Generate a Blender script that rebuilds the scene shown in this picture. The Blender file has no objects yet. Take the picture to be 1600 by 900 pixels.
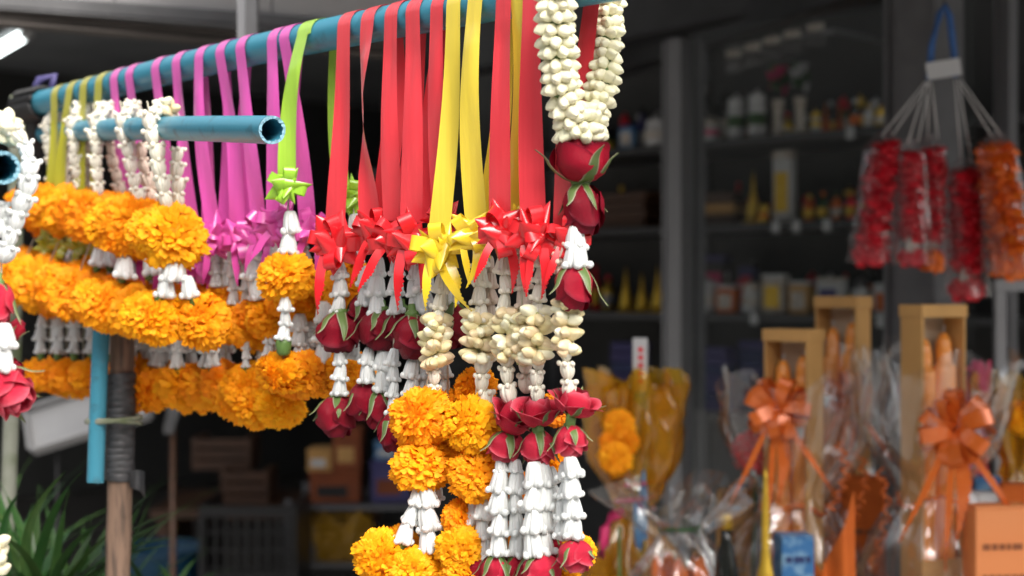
import bpy, math, random
from mathutils import Vector, Matrix, Euler, noise
R = math.radians
rnd = random.Random(7)
scene = bpy.context.scene
COL = scene.collection

# ---------------------------------------------------------------- camera, sky, sun, exposure
CAMZ = 1.35
LENS = 55.0
F = LENS / 36.0 * 1600.0
cam = bpy.data.cameras.new('camera'); cam.lens = LENS; cam.sensor_width = 36
cam.clip_start = 0.05; cam.clip_end = 200
cam.dof.use_dof = True; cam.dof.focus_distance = 1.44; cam.dof.aperture_fstop = 4.6
camo = bpy.data.objects.new('camera', cam); COL.objects.link(camo)
camo.location = (0, 0, CAMZ); camo.rotation_euler = (R(90), 0, 0)
scene.camera = camo

world = bpy.data.worlds.new('World'); scene.world = world; world.use_nodes = True
wn = world.node_tree; bg = wn.nodes['Background']
sky = wn.nodes.new('ShaderNodeTexSky'); sky.sky_type = 'NISHITA'; sky.sun_disc = False
SUN_EL, SUN_AZ = 46.0, 155.0       # azimuth clockwise from +Y: behind the camera, a little to the right
sky.sun_elevation = R(SUN_EL); sky.sun_rotation = R(SUN_AZ)
sky.air_density = 1.0; sky.dust_density = 5.0; sky.ozone_density = 0.5
hsv = wn.nodes.new('ShaderNodeHueSaturation'); hsv.inputs['Saturation'].default_value = 0.35      # thin high cloud: a pale sky
wn.links.new(sky.outputs[0], hsv.inputs['Color']); wn.links.new(hsv.outputs[0], bg.inputs[0]); bg.inputs[1].default_value = 0.15
sun = bpy.data.lights.new('sun', 'SUN'); sun.energy = 2.0; sun.angle = R(35); sun.color = (1.0, 0.95, 0.88)
suno = bpy.data.objects.new('sun', sun); COL.objects.link(suno)
sd = Vector((math.sin(R(SUN_AZ)) * math.cos(R(SUN_EL)), math.cos(R(SUN_AZ)) * math.cos(R(SUN_EL)), math.sin(R(SUN_EL))))
suno.rotation_euler = sd.to_track_quat('Z', 'Y').to_euler(); suno.location = (1, -3, 6)
scene.view_settings.view_transform = 'Standard'; scene.view_settings.look = 'None'
scene.view_settings.exposure = 0.88; scene.view_settings.gamma = 1
scene.view_settings.use_curve_mapping = False
scene.render.engine = 'CYCLES'
scene.cycles.max_bounces = 8; scene.cycles.transparent_max_bounces = 24
scene.cycles.sample_clamp_indirect = 6
scene.cycles.use_denoising = True

# ---------------------------------------------------------------- helpers
def P(px, py, d):
    """the point that stands d metres in front of the camera at a place of the 1600x900 picture"""
    return Vector(((px - 800) / F * d, d, CAMZ + (450 - py) / F * d))

CACHE = {}
def cached(key, fn):
    if key not in CACHE: CACHE[key] = fn()
    return CACHE[key]

def mesh(name, vs, fs, mat=None, smooth=True):
    m = bpy.data.meshes.new(name); m.from_pydata([tuple(v) for v in vs], [], fs); m.update()
    if mat: m.materials.append(mat)
    if smooth: m.polygons.foreach_set('use_smooth', [True] * len(m.polygons))
    return m

def link(name, m, parent=None, basis=None, label=None, cat=None, group=None, kind=None):
    o = bpy.data.objects.new(name, m); COL.objects.link(o)
    if parent: o.parent = parent
    if basis is not None: o.matrix_basis = basis
    if label: o['label'] = label
    if cat: o['category'] = cat
    if group: o['group'] = group
    if kind: o['kind'] = kind
    return o

def thing(name, label, cat, loc, group=None, rz=0):
    o = link(name, None, None, Matrix.Translation(loc) @ Matrix.Rotation(rz, 4, 'Z'), label, cat, group)
    o.empty_display_size = 0.05
    return o

def TRS(loc, rot=None, sc=(1, 1, 1)):
    if isinstance(sc, (int, float)): sc = (sc, sc, sc)
    M = Matrix.Translation(loc)
    if rot is not None: M = M @ (rot.to_matrix().to_4x4() if hasattr(rot, 'to_matrix') else rot.to_4x4())
    return M @ Matrix.Diagonal((*sc, 1))

def axis_rot(d, spin=0.0):
    return (Vector(d).to_track_quat('Z', 'Y').to_matrix() @ Matrix.Rotation(spin, 3, 'Z'))

class B:
    """collects vertices and faces"""
    def __init__(s): s.v = []; s.f = []
    def box(s, lo, hi, M=None, bev=0.0):
        x0, y0, z0 = lo; x1, y1, z1 = hi
        n = len(s.v)
        if bev <= 0:
            c = [(x0,y0,z0),(x1,y0,z0),(x1,y1,z0),(x0,y1,z0),(x0,y0,z1),(x1,y0,z1),(x1,y1,z1),(x0,y1,z1)]
            fs = [(0,3,2,1),(4,5,6,7),(0,1,5,4),(1,2,6,5),(2,3,7,6),(3,0,4,7)]
        else:
            b = min(bev, (x1-x0)*.45, (y1-y0)*.45, (z1-z0)*.45)
            c = []
            for (z, i) in ((z0, b), (z0 + b, 0), (z1 - b, 0), (z1, b)):
                k = i if i else 0
                j = b
                ring = [(x0+j,y0+k),(x1-j,y0+k),(x1-k,y0+j),(x1-k,y1-j),(x1-j,y1-k),(x0+j,y1-k),(x0+k,y1-j),(x0+k,y0+j)]
                c += [(x, y, z) for x, y in ring]
            fs = [tuple(range(7, -1, -1)), tuple(range(24, 32))]
            for r in range(3):
                for q in range(8):
                    fs.append((r*8+q, r*8+(q+1)%8, r*8+8+(q+1)%8, r*8+8+q))
        for p in c:
            p = Vector(p); s.v.append(M @ p if M else p)
        s.f += [tuple(i + n for i in f) for f in fs]
        return s
    def tube(s, pts, rad, seg=12, cap=True):
        pts = [Vector(p) for p in pts]; n0 = len(s.v); N = len(pts)
        rads = rad if isinstance(rad, (list, tuple)) else [rad] * N
        up = Vector((0.13, 0.21, 0.97))
        for i, p in enumerate(pts):
            t = (pts[min(i+1, N-1)] - pts[max(i-1, 0)])
            t = t.normalized() if t.length > 1e-9 else Vector((0,0,1))
            if abs(t.dot(up)) > .97: a = Vector((1, 0.02, 0)).cross(t).normalized()
            else: a = up.cross(t).normalized()
            b = t.cross(a)
            for k in range(seg):
                q = 2*math.pi*k/seg
                s.v.append(p + a*(math.cos(q)*rads[i]) + b*(math.sin(q)*rads[i]))
        for i in range(N-1):
            for k in range(seg):
                s.f.append((n0+i*seg+k, n0+i*seg+(k+1)%seg, n0+(i+1)*seg+(k+1)%seg, n0+(i+1)*seg+k))
        if cap:
            s.f.append(tuple(n0+k for k in range(seg-1, -1, -1)))
            s.f.append(tuple(n0+(N-1)*seg+k for k in range(seg)))
        return s
    def lathe(s, prof, seg=20, M=None, cap=True):
        n0 = len(s.v); N = len(prof)
        for r, z in prof:
            for k in range(seg):
                q = 2*math.pi*k/seg; p = Vector((r*math.cos(q), r*math.sin(q), z))
                s.v.append(M @ p if M else p)
        for i in range(N-1):
            for k in range(seg):
                s.f.append((n0+i*seg+k, n0+i*seg+(k+1)%seg, n0+(i+1)*seg+(k+1)%seg, n0+(i+1)*seg+k))
        if cap:
            s.f.append(tuple(n0+k for k in range(seg-1, -1, -1)))
            s.f.append(tuple(n0+(N-1)*seg+k for k in range(seg)))
        return s
    def grid(s, fn, nu, nv):
        n0 = len(s.v)
        for i in range(nu+1):
            for j in range(nv+1): s.v.append(Vector(fn(i/nu, j/nv)))
        for i in range(nu):
            for j in range(nv):
                a = n0+i*(nv+1)+j; s.f.append((a, a+nv+1, a+nv+2, a+1))
        return s
    def m(s, name, mat=None, smooth=True): return mesh(name, s.v, s.f, mat, smooth)

# ---------------------------------------------------------------- materials
def mat(name, col, rough=0.6, trans=0.0, var=0.0, hue=0.0, nscale=0.0, namt=0.0, ncol=None, bump=0.0, metal=0.0,
        spec=0.5, sheen=0.0, attr=None, tcol=None, coat=0.0, ndetail=4.0, lo=0.42, hi=0.62, stretch=None):
    m = bpy.data.materials.new(name); m.use_nodes = True
    nt = m.node_tree; N = nt.nodes; L = nt.links
    p = N['Principled BSDF']; out = N['Material Output']
    p.inputs['Roughness'].default_value = rough; p.inputs['Metallic'].default_value = metal
    p.inputs['Specular IOR Level'].default_value = spec
    if sheen: p.inputs['Sheen Weight'].default_value = sheen
    if coat: p.inputs['Coat Weight'].default_value = coat; p.inputs['Coat Roughness'].default_value = 0.12
    rgb = N.new('ShaderNodeRGB'); rgb.outputs[0].default_value = (*col, 1); c = rgb.outputs[0]
    tex = None
    if nscale:
        tc = N.new('ShaderNodeTexCoord'); tex = N.new('ShaderNodeTexNoise')
        tex.inputs['Scale'].default_value = nscale; tex.inputs['Detail'].default_value = ndetail
        if stretch:
            mp = N.new('ShaderNodeMapping'); mp.inputs['Scale'].default_value = stretch
            L.new(tc.outputs['Object'], mp.inputs[0]); L.new(mp.outputs[0], tex.inputs[0])
        else: L.new(tc.outputs['Object'], tex.inputs[0])
        if namt:
            mr = N.new('ShaderNodeMapRange'); mr.inputs[1].default_value = lo; mr.inputs[2].default_value = hi
            mr.inputs[4].default_value = namt; L.new(tex.outputs[0], mr.inputs[0])
            mx = N.new('ShaderNodeMixRGB'); mx.inputs[2].default_value = (*(ncol or tuple(x*.5 for x in col)), 1)
            L.new(mr.outputs[0], mx.inputs[0]); L.new(c, mx.inputs[1]); c = mx.outputs[0]
    if attr:
        at = N.new('ShaderNodeAttribute'); at.attribute_name = attr
        mx = N.new('ShaderNodeMixRGB'); mx.inputs[2].default_value = (*tcol, 1)
        L.new(at.outputs['Fac'], mx.inputs[0]); L.new(c, mx.inputs[1]); c = mx.outputs[0]
    if var or hue:
        oi = N.new('ShaderNodeObjectInfo'); hs = N.new('ShaderNodeHueSaturation')
        a = N.new('ShaderNodeMapRange'); a.inputs[3].default_value = 1-var; a.inputs[4].default_value = 1+var*.6
        L.new(oi.outputs['Random'], a.inputs[0]); L.new(a.outputs[0], hs.inputs['Value'])
        if hue:
            b = N.new('ShaderNodeMapRange'); b.inputs[3].default_value = .5-hue; b.inputs[4].default_value = .5+hue
            ml = N.new('ShaderNodeMath'); ml.operation = 'MULTIPLY'; ml.inputs[1].default_value = 7.13
            fr = N.new('ShaderNodeMath'); fr.operation = 'FRACT'
            L.new(oi.outputs['Random'], ml.inputs[0]); L.new(ml.outputs[0], fr.inputs[0]); L.new(fr.outputs[0], b.inputs[0])
            L.new(b.outputs[0], hs.inputs['Hue'])
        L.new(c, hs.inputs['Color']); c = hs.outputs[0]
    L.new(c, p.inputs['Base Color'])
    if bump and tex:
        bp = N.new('ShaderNodeBump'); bp.inputs['Strength'].default_value = bump; bp.inputs['Distance'].default_value = 0.002
        L.new(tex.outputs[0], bp.inputs['Height']); L.new(bp.outputs[0], p.inputs['Normal'])
    if trans:
        tr = N.new('ShaderNodeBsdfTranslucent'); L.new(c, tr.inputs[0])
        ms = N.new('ShaderNodeMixShader'); ms.inputs[0].default_value = trans
        L.new(p.outputs[0], ms.inputs[1]); L.new(tr.outputs[0], ms.inputs[2]); L.new(ms.outputs[0], out.inputs[0])
    return m

def film(name, tint=(1, 1, 1), base=0.06, edge=0.5, rough=0.12, haze=0.05):
    m = bpy.data.materials.new(name); m.use_nodes = True; nt = m.node_tree; N = nt.nodes; L = nt.links
    N.remove(N['Principled BSDF']); out = N['Material Output']
    t = N.new('ShaderNodeBsdfTransparent'); t.inputs[0].default_value = (*tint, 1)
    g = N.new('ShaderNodeBsdfGlossy'); g.inputs['Roughness'].default_value = rough
    lw = N.new('ShaderNodeLayerWeight'); lw.inputs[0].default_value = 0.35
    mr = N.new('ShaderNodeMapRange'); mr.inputs[3].default_value = base; mr.inputs[4].default_value = edge
    L.new(lw.outputs['Facing'], mr.inputs[0])
    d = N.new('ShaderNodeBsdfDiffuse'); d.inputs[0].default_value = (*[min(1, .85*x) for x in tint], 1)
    m1 = N.new('ShaderNodeMixShader'); m1.inputs[0].default_value = haze
    L.new(t.outputs[0], m1.inputs[1]); L.new(d.outputs[0], m1.inputs[2])
    m2 = N.new('ShaderNodeMixShader'); L.new(mr.outputs[0], m2.inputs[0])
    L.new(m1.outputs[0], m2.inputs[1]); L.new(g.outputs[0], m2.inputs[2]); L.new(m2.outputs[0], out.inputs[0])
    return m

M = {}
M['crown'] = mat('crown_flower_white', (.82, .84, .83), .45, var=.06, nscale=60, namt=.25, ncol=(.76, .80, .74), trans=.22)
M['crown_ivory'] = mat('crown_flower_ivory', (.86, .83, .72), .45, var=.08, hue=.012, nscale=90, namt=.35, ncol=(.74, .68, .50), trans=.22)
M['crown_beige'] = mat('crown_flower_beige', (.70, .58, .48), .5, var=.1, nscale=90, namt=.4, ncol=(.58, .44, .34), trans=.1)  # duller pinkish beige, mostly on rear strands
M['marigold'] = mat('marigold_petal', (1.0, .465, .010), .6, trans=.22, attr='tone', tcol=(1.0, .36, .004), var=.05, hue=.008, spec=.2)
M['marigold_deep'] = mat('marigold_petal_deep', (1.0, .40, .008), .6, trans=.2, attr='tone', tcol=(.92, .27, .003), var=.06, hue=.008, spec=.2)  # deeper orange that paints the shade into rear and far heads
M['rose_dark'] = mat('rose_petal_crimson', (.26, .002, .016), .40, trans=.12, sheen=.0, spec=.25, nscale=45, namt=.5, ncol=(.13, .002, .012), bump=.5, stretch=(3, 3, .5), var=.14, attr='tone', tcol=(.09, .002, .014))
M['rose'] = mat('rose_petal_red', (.38, .004, .022), .40, trans=.14, sheen=.0, spec=.25, nscale=45, namt=.5, ncol=(.24, .003, .02), bump=.5, stretch=(3, 3, .5), var=.12, attr='tone', tcol=(.16, .003, .02))
M['rose_pink'] = mat('rose_petal_pink', (.62, .016, .050), .42, trans=.18, sheen=.03, spec=.25, nscale=45, namt=.6, ncol=(.40, .008, .035), bump=.5, stretch=(3, 3, .5), var=.12, attr='tone', tcol=(.70, .14, .19))
M['sepal'] = mat('rose_sepal', (.085, .165, .030), .5, trans=.15, attr='tone', tcol=(.42, .36, .26), nscale=150, namt=.4, ncol=(.11, .13, .04))
M['stem'] = mat('green_stem', (.10, .19, .04), .5, nscale=80, namt=.4, ncol=(.06, .11, .025))
M['jasmine'] = mat('jasmine_bud_cream', (.88, .85, .62), .45, trans=.12, attr='tone', tcol=(.46, .52, .20), var=.05, hue=.01, nscale=140, namt=.25, ncol=(.74, .68, .44))
M['jasmine_old'] = mat('jasmine_bud_aged', (.82, .71, .42), .45, trans=.12, attr='tone', tcol=(.44, .46, .18), var=.12, hue=.02, nscale=140, namt=.45, ncol=(.60, .42, .24))
M['thread'] = mat('thread', (.45, .42, .32), .8)
def ribbon_mat(n, c, c2): return mat(n, c, .30, trans=.12, bump=.6, nscale=26, namt=.35, ncol=c2, spec=.5, coat=.25, stretch=(4, 4, .05), sheen=.15, lo=.35, hi=.7)
M['r_pink'] = ribbon_mat('ribbon_magenta', (.74, .105, .46), (.70, .09, .43))
M['r_red'] = ribbon_mat('ribbon_red', (.78, .045, .062), (.82, .065, .085))
M['r_yel'] = ribbon_mat('ribbon_yellow', (.86, .66, .06), (.88, .70, .09))
M['r_grn'] = ribbon_mat('ribbon_lime', (.36, .62, .05), (.42, .66, .07))
M['r_olv'] = ribbon_mat('ribbon_olive', (.42, .40, .02), (.46, .42, .03))
for _k, _c in (('pink', (.72, .085, .40)), ('red', (.72, .016, .024)), ('yel', (.84, .60, .03)), ('grn', (.32, .60, .04)), ('olv', (.42, .40, .02))):  # same ribbon in deeper colours: the darker look of glossy bows is painted in
    M['b_'+_k] = mat('bow_ribbon_'+_k, _c, .26, trans=.12, spec=.55, coat=.35)
M['pvc'] = mat('blue_pvc', (.045, .235, .33), .40, nscale=38, namt=.75, ncol=(.035, .075, .085), bump=.12, lo=.56, hi=.72, ndetail=6)
M['pvc_cut'] = mat('blue_pvc_cut_edge', (.22, .42, .52), .7, nscale=300, namt=.6, ncol=(.08, .2, .28))
M['grime'] = mat('grime', (.03, .05, .06), .9)
M['bamboo'] = mat('weathered_wood', (.20, .125, .085), .8, nscale=30, namt=.8, ncol=(.06, .04, .03), bump=.5, stretch=(4, 4, .5))
M['moss'] = mat('mossy_wood', (.26, .27, .22), .9, nscale=14, namt=.8, ncol=(.07, .10, .02), bump=.4)
M['tape'] = mat('black_tape', (.030, .031, .033), .5, nscale=40, namt=.6, ncol=(.075, .075, .08), bump=.5)
M['rubber'] = mat('black_rubber', (.012, .012, .013), .6)
M['alu'] = mat('brushed_aluminium', (.34, .34, .35), .42, metal=.75, nscale=20, namt=.3, stretch=(8, 8, .3))
M['steel'] = mat('grey_steel', (.13, .13, .135), .55, nscale=12, namt=.4)
M['steel_dark'] = mat('dark_painted_steel', (.035, .035, .037), .5, nscale=10, namt=.5)
M['panel'] = mat('grey_soffit', (.46, .45, .45), .7, nscale=2.5, namt=.3, ncol=(.38, .37, .36))
M['brownbeam'] = mat('brown_beam', (.10, .085, .075), .6, nscale=8, namt=.5)
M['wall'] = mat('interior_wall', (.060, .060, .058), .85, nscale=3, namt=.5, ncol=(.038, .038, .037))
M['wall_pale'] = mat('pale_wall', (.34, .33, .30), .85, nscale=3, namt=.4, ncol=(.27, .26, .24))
M['ceil'] = mat('interior_ceiling', (.22, .23, .24), .8, nscale=2, namt=.5)
M['floor'] = mat('shop_floor', (.07, .065, .06), .5, nscale=5, namt=.6, bump=.1)
M['ground'] = mat('pavement', (.32, .31, .295), .85, nscale=6, namt=.5, bump=.3)
M['shelf'] = mat('dark_shelf', (.05, .05, .052), .4, nscale=10, namt=.4)
M['card'] = mat('cardboard', (.56, .31, .10), .75, nscale=25, namt=.3, ncol=(.40, .215, .07), stretch=(1, 1, .3))
M['card_in'] = mat('cardboard_inside', (.52, .42, .30), .8, nscale=25, namt=.3)
M['candle'] = mat('orange_wax', (.92, .32, .04), .35, nscale=8, namt=.3, ncol=(.85, .36, .10), coat=.2)
M['foil'] = mat('orange_foil', (.76, .15, .018), .16, metal=.15, trans=.1, nscale=20, namt=.3, ncol=(.8, .26, .08), coat=.4)
M['orange'] = mat('orange_cloth', (.62, .13, .012), .8, nscale=40, namt=.35, ncol=(.5, .09, .008), trans=.1, bump=.2)
M['orangebox'] = mat('orange_print_card', (.74, .25, .08), .45, nscale=6, namt=.25, ncol=(.78, .34, .15))
M['ink'] = mat('brown_ink', (.25, .07, .02), .6)
M['gold'] = mat('gold_paint', (.80, .52, .06), .28, metal=.6, nscale=30, namt=.4, ncol=(.6, .33, .02))
M['white'] = mat('white_plastic', (.52, .52, .52), .45, nscale=10, namt=.3, ncol=(.42, .42, .42))
M['foam'] = mat('dull_foam', (.34, .34, .345), .6, nscale=10, namt=.4, ncol=(.26, .26, .265))
M['dull'] = mat('dull_orange_card', (.24, .055, .012), .7, nscale=15, namt=.4)
M['bluebox'] = mat('blue_print_card', (.03, .14, .34), .4, nscale=60, namt=.7, ncol=(.22, .38, .52))
M['navy'] = mat('navy_plastic', (.02, .035, .13), .4, nscale=12, namt=.4)
M['violet'] = mat('violet_cloth', (.06, .055, .17), .7, nscale=14, namt=.5, ncol=(.10, .08, .2))
M['black'] = mat('black_plastic', (.010, .010, .011), .4)
M['bottle'] = mat('dark_glass_bottle', (.012, .014, .012), .12, spec=.7)
M['label'] = mat('paper_label', (.55, .52, .46), .6, nscale=60, namt=.6, ncol=(.30, .18, .12), ndetail=1)
M['green'] = mat('dark_green_leaf', (.022, .085, .022), .45, trans=.2, var=.3, nscale=8, namt=.4, ncol=(.05, .12, .025), stretch=(1, 1, .2))
M['leaf'] = mat('strap_leaf', (.030, .085, .020), .4, trans=.25, var=.35, hue=.02, nscale=30, namt=.4, ncol=(.06, .12, .03), stretch=(3, 3, .2))
M['brown'] = mat('brown_wood', (.085, .036, .016), .5, nscale=14, namt=.6, stretch=(.3, .3, 3))
M['redart'] = mat('red_artificial_petal', (.80, .016, .035), .5, trans=.15, attr='tone', tcol=(.50, .006, .02), var=.1)
M['orangeart'] = mat('orange_artificial_petal', (.88, .20, .015), .5, trans=.15, attr='tone', tcol=(.78, .12, .005), var=.1)
M['pinkart'] = mat('pink_flower', (.60, .03, .14), .5, trans=.15)
M['cord'] = mat('blue_cord', (.035, .12, .34), .6, nscale=80, namt=.4)
M['string'] = mat('white_string', (.62, .60, .58), .7)
M['yellowbag'] = mat('yellow_plastic', (.36, .19, .008), .4, nscale=9, namt=.4, trans=.1)
M['bluebasin'] = mat('blue_basin', (.008, .05, .10), .4)
M['cello'] = film('clear_cellophane', (1, 1, 1), .07, .65, .08, .018)
M['cello_y'] = film('yellow_cellophane', (.90, .52, .03), .05, .34, .07, .30)
M['bag'] = film('clear_plastic_bag', (1, .98, .98), .05, .50, .10, .04)
M['glass'] = film('shop_window_glass', (.88, .90, .90), .012, .09, .02, .012)
def emit(n, c, s):
    m = bpy.data.materials.new(n); m.use_nodes = True; p = m.node_tree.nodes['Principled BSDF']
    p.inputs['Emission Color'].default_value = (*c, 1); p.inputs['Emission Strength'].default_value = s; return m
M['tube'] = emit('fluorescent_tube', (.9, 1, .98), 4.0)

# ---------------------------------------------------------------- the shop: directions along and into its front
Q = Vector((.4255, 4.0, 0)); U = Vector((.692, -.722, 0)).normalized(); V = Vector((.722, .692, 0)).normalized()
def W(s, w, z): return Q + U*s + V*w + Vector((0, 0, z))
def s_of(px, w):
    k = (px-800)/F; o = Q + V*w
    return (k*o.y - o.x)/(U.x - k*U.y)
def z_of(py, s, w): return CAMZ + (450-py)/F*W(s, w, 0).y
SHOPROT = math.atan2(U.y, U.x)
SH = Matrix.Translation(Q) @ Matrix.Rotation(SHOPROT, 4, 'Z')     # local x along the front, y into the shop

def struct(name, b, m, smooth=False): return link(name, b.m(name, m, smooth), kind='structure')
g = B(); g.v = [Vector(p) for p in ((-60,-60,0),(60,-60,0),(60,60,0),(-60,60,0))]; g.f = [(0,1,2,3)]
struct('ground', g, M['ground'])
struct('shop_floor', B().box((-6, .02, .005), (3.2, 4.4, .12), SH), M['floor'])
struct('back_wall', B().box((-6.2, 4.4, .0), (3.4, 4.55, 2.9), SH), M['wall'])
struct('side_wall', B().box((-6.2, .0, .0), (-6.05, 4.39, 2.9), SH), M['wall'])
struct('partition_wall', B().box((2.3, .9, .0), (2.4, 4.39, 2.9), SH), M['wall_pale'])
struct('ceiling', B().box((-6.2, .05, 2.62), (3.4, 4.54, 2.72), SH), M['ceil'])
struct('awning_roof', B().box((-6.2, -1.85, 2.46), (3.4, .04, 2.52), SH), M['steel_dark'])

t = thing('blocker_valance', 'unseen valance added along the awning front to cut low skylight', 'valance', W(.45, -1.83, 2.16), rz=SHOPROT)  # added out of view to keep low skylight out of the shop
for i in range(10): link('blocker_panel', B().box((i*.3+.002, -.004-.004*(i % 2), 0), (i*.3+.298, .004-.004*(i % 2), .298)).m('blocker_panel', M['steel_dark'], False), t)
# unseen house behind the camera, added to cut the low skylight
t = thing('blocker_house', 'unseen grey house added across the street to cut low skylight', 'house', Vector((0, -9.5, 0)))
link('wall', B().box((-16, -3, 0), (16, 0, 5.2)).m('wall', M['wall_pale'], False), t)
link('roof', B().box((-16.4, -3.4, 5.201), (16.4, .5, 5.4)).m('roof', M['brown'], False), t)
for i in range(9):
    for z in (.9, 3.3): link('window', B().box((-14+i*3.3, .001, z), (-12.4+i*3.3, .05, z+1.5)).m('window', M['bottle'], False), t)

t = thing('blocker_house', 'unseen row house added on the left to block the bright horizon', 'house', Vector((-13, 4, 0)))  # added out of view so the pane does not mirror bright sky
link('wall', B().box((-4, -11, 0), (0, 18, 6.2)).m('wall', M['wall'], False), t)
link('roof', B().box((-4.4, -11.4, 6.201), (.5, 18.4, 6.4)).m('roof', M['brown'], False), t)
for i in range(8): link('window', B().box((.001, -10+i*3.3, 1.0), (.05, -8.4+i*3.3, 2.6)).m('window', M['bottle'], False), t)

# shop front: each upright and beam is a thing of its own
def post(name, px, w, wid, dep, z0, z1, m, label):
    s = s_of(px, w); c = W(s, w, 0)
    t = thing(name, label, 'post', c + Vector((0, 0, z0)), rz=SHOPROT)
    link('shaft', B().box((-wid/2, -dep/2, 0), (wid/2, dep/2, z1-z0), None, .006).m('shaft', m, False), t)
    for k in (-1, 1):
        link('flange', B().box((k*wid*.5 - .004, -dep*.62, .01), (k*wid*.5 + .004, dep*.62, z1-z0-.01)).m('flange', m, False), t)
    return t
post('aluminium_post', 1059, 0, .055, .04, .12, 1.99, M['alu'], 'bright aluminium window post beside the dark shelves in mid picture')
post('dark_jamb', 1085, .07, .035, .03, .12, 2.0, M['steel'], 'narrow dark jamb just right of the aluminium window post')
post('square_column', 1443, -.25, .11, .09, .12, 2.45, M['steel'], 'wide grey column behind the blue cord of the bagged garlands')
post('thin_pole', 1571, -.1, .028, .028, .12, 2.45, M['alu'], 'thin pale metal pole behind the orange bagged garland')

def beam(name, p0, p1, z, thick, tall, m, label):
    """a level beam whose underside is z metres above the ground, between two places of the picture"""
    def pt(px, py): d = (z-CAMZ)*F/(450-py); return Vector(((px-800)/F*d, d, z))
    a, b = pt(*p0), pt(*p1); L = (b-a).length; e = (b-a).normalized()
    t = thing(name, label, 'beam', a, rz=math.atan2(e.y, e.x))
    link('web', B().box((0, -thick/2, .004), (L, thick/2, tall), None, .004).m('web', m, False), t)
    link('lip', B().box((0, -thick/2-.012, 0), (L, thick/2+.012, .003)).m('lip', m, False), t)
    return t
beam('roof_beam', (-90, 32), (640, 92), 1.80, .03, .035, M['brownbeam'], 'brown roof beam crossing the top left behind the blue pipe')
beam('roof_rail', (-90, 12), (650, 66), 1.822, .03, .03, M['steel'], 'grey roof rail above the brown beam at top left')
beam('door_track', (930, 128), (1470, -40), 2.02, .05, .07, M['steel_dark'], 'dark sliding door track sloping across the top right')
beam('awning_rafter', (930, 98), (1330, -26), 2.10, .05, .07, M['steel'], 'grey awning rafter above the sliding door track')
beam('awning_purlin', (930, 60), (1220, -26), 2.2, .05, .08, M['steel_dark'], 'dark awning purlin at the very top, right of the garland')
beam('front_header', (700, 122), (1640, -60), 2.06, .08, .25, M['steel_dark'], 'black header beam above the shelves')
# pale fascia board above the rail
def lvl(px, py, z): d = (z-CAMZ)*F/(450-py); return Vector(((px-800)/F*d, d, z))
a, b = lvl(-90, 0, 1.84), lvl(650, 52, 1.84); e = (b-a).normalized()
t = thing('fascia_board', 'pale grey fascia board at the top edge left of the ribbons', 'board', a, rz=math.atan2(e.y, e.x))
for i in range(3):
    L = (b-a).length/3; link('board_panel', B().box((i*L+.001, -.01, 0), ((i+1)*L-.001, .01, .6), None, .002).m('board_panel', M['panel'], False), t)
a = P(387, 100, 2.42)
t = thing('roof_hanger', 'grey metal roof hanger dropping behind the long blue pipe', 'post', Vector((a.x, a.y, 2.455)))
link('flat', B().box((-.015, -.006, a.z-2.455), (-.003, .006, 0)).m('flat', M['alu'], False), t)
link('flat', B().box((-.002, -.012, a.z-2.455), (.016, .012, 0)).m('flat', M['steel'], False), t)

# lit tube, top left
a, b = P(-70, 118, 6.0), P(42, 52, 5.2)
t = thing('fluorescent_lamp', 'lit white fluorescent tube at the upper left corner', 'lamp', (a+b)/2)
link('tube', B().tube([a-(a+b)/2, b-(a+b)/2], .019, 12).m('tube', M['tube']), t)
e = (b-a).normalized(); c = (a+b)/2
link('fitting', B().tube([a-c-e*.03+Vector((0,0,.05)), b-c+e*.03+Vector((0,0,.05))], .018, 8).m('fitting', M['steel']), t)
for q in (a, b): link('end_cap', B().tube([q-c-e*.02, q-c+e*.02], .021, 10).m('end_cap', M['white']), t)
link('hanger', B().tube([Vector((0,0,.07)), Vector((0,0,2.62-c.z))], .006, 6).m('hanger', M['steel']), t)

# window pane between the aluminium post and the column
s0, s1 = s_of(1066, -.01), s_of(1405, -.2)
t = thing('window_pane', 'clear shop window pane right of the aluminium post', 'window', W(s0, .0, .14), rz=SHOPROT)
link('glass', B().box((.02, -.003, 0), (s1-s0+.06, .003, 1.86)).m('glass', M['glass'], False), t)
link('bottom_rail', B().box((.02, -.02, -.02), (s1-s0+.06, .02, -.002)).m('bottom_rail', M['alu'], False), t)

# ---------------------------------------------------------------- shelves and what stands on them
SHELF_W = .52
shz = {'top': 1.783, 'second': 1.536, 'third': 1.275, 'bottom': .985}
sl, sr = s_of(560, .52), s_of(1640, .52)
t = thing('shelf_unit', 'tall dark shelf unit full of goods behind the window', 'shelves', W(sl, SHELF_W, .12), rz=SHOPROT)
for k, z in shz.items():
    link('shelf_board', B().box((0, 0, z-.022-.12), (sr-sl, .34, z-.12), None, .002).m('shelf_board', M['shelf'], False), t)
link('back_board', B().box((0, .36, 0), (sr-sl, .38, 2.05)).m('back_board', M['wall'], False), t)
for k in range(5):
    x = (sr-sl)*k/4
    link('upright', B().box((x-.012, .344, .002), (x+.012, .358, 2.04)).m('upright', M['steel'], False), t)
for px, sh in ((1180, 'third'), (1214, 'second'), (1246, 'second'), (1294, 'second'), (1378, 'third'), (1330, 'top')):
    x = s_of(px, SHELF_W)-sl
    link('price_tag', B().box((x-.012, -.008, shz[sh]-.12-.03), (x+.012, -.004, shz[sh]-.12+.004)).m('price_tag', M['white'], False), t)

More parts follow.
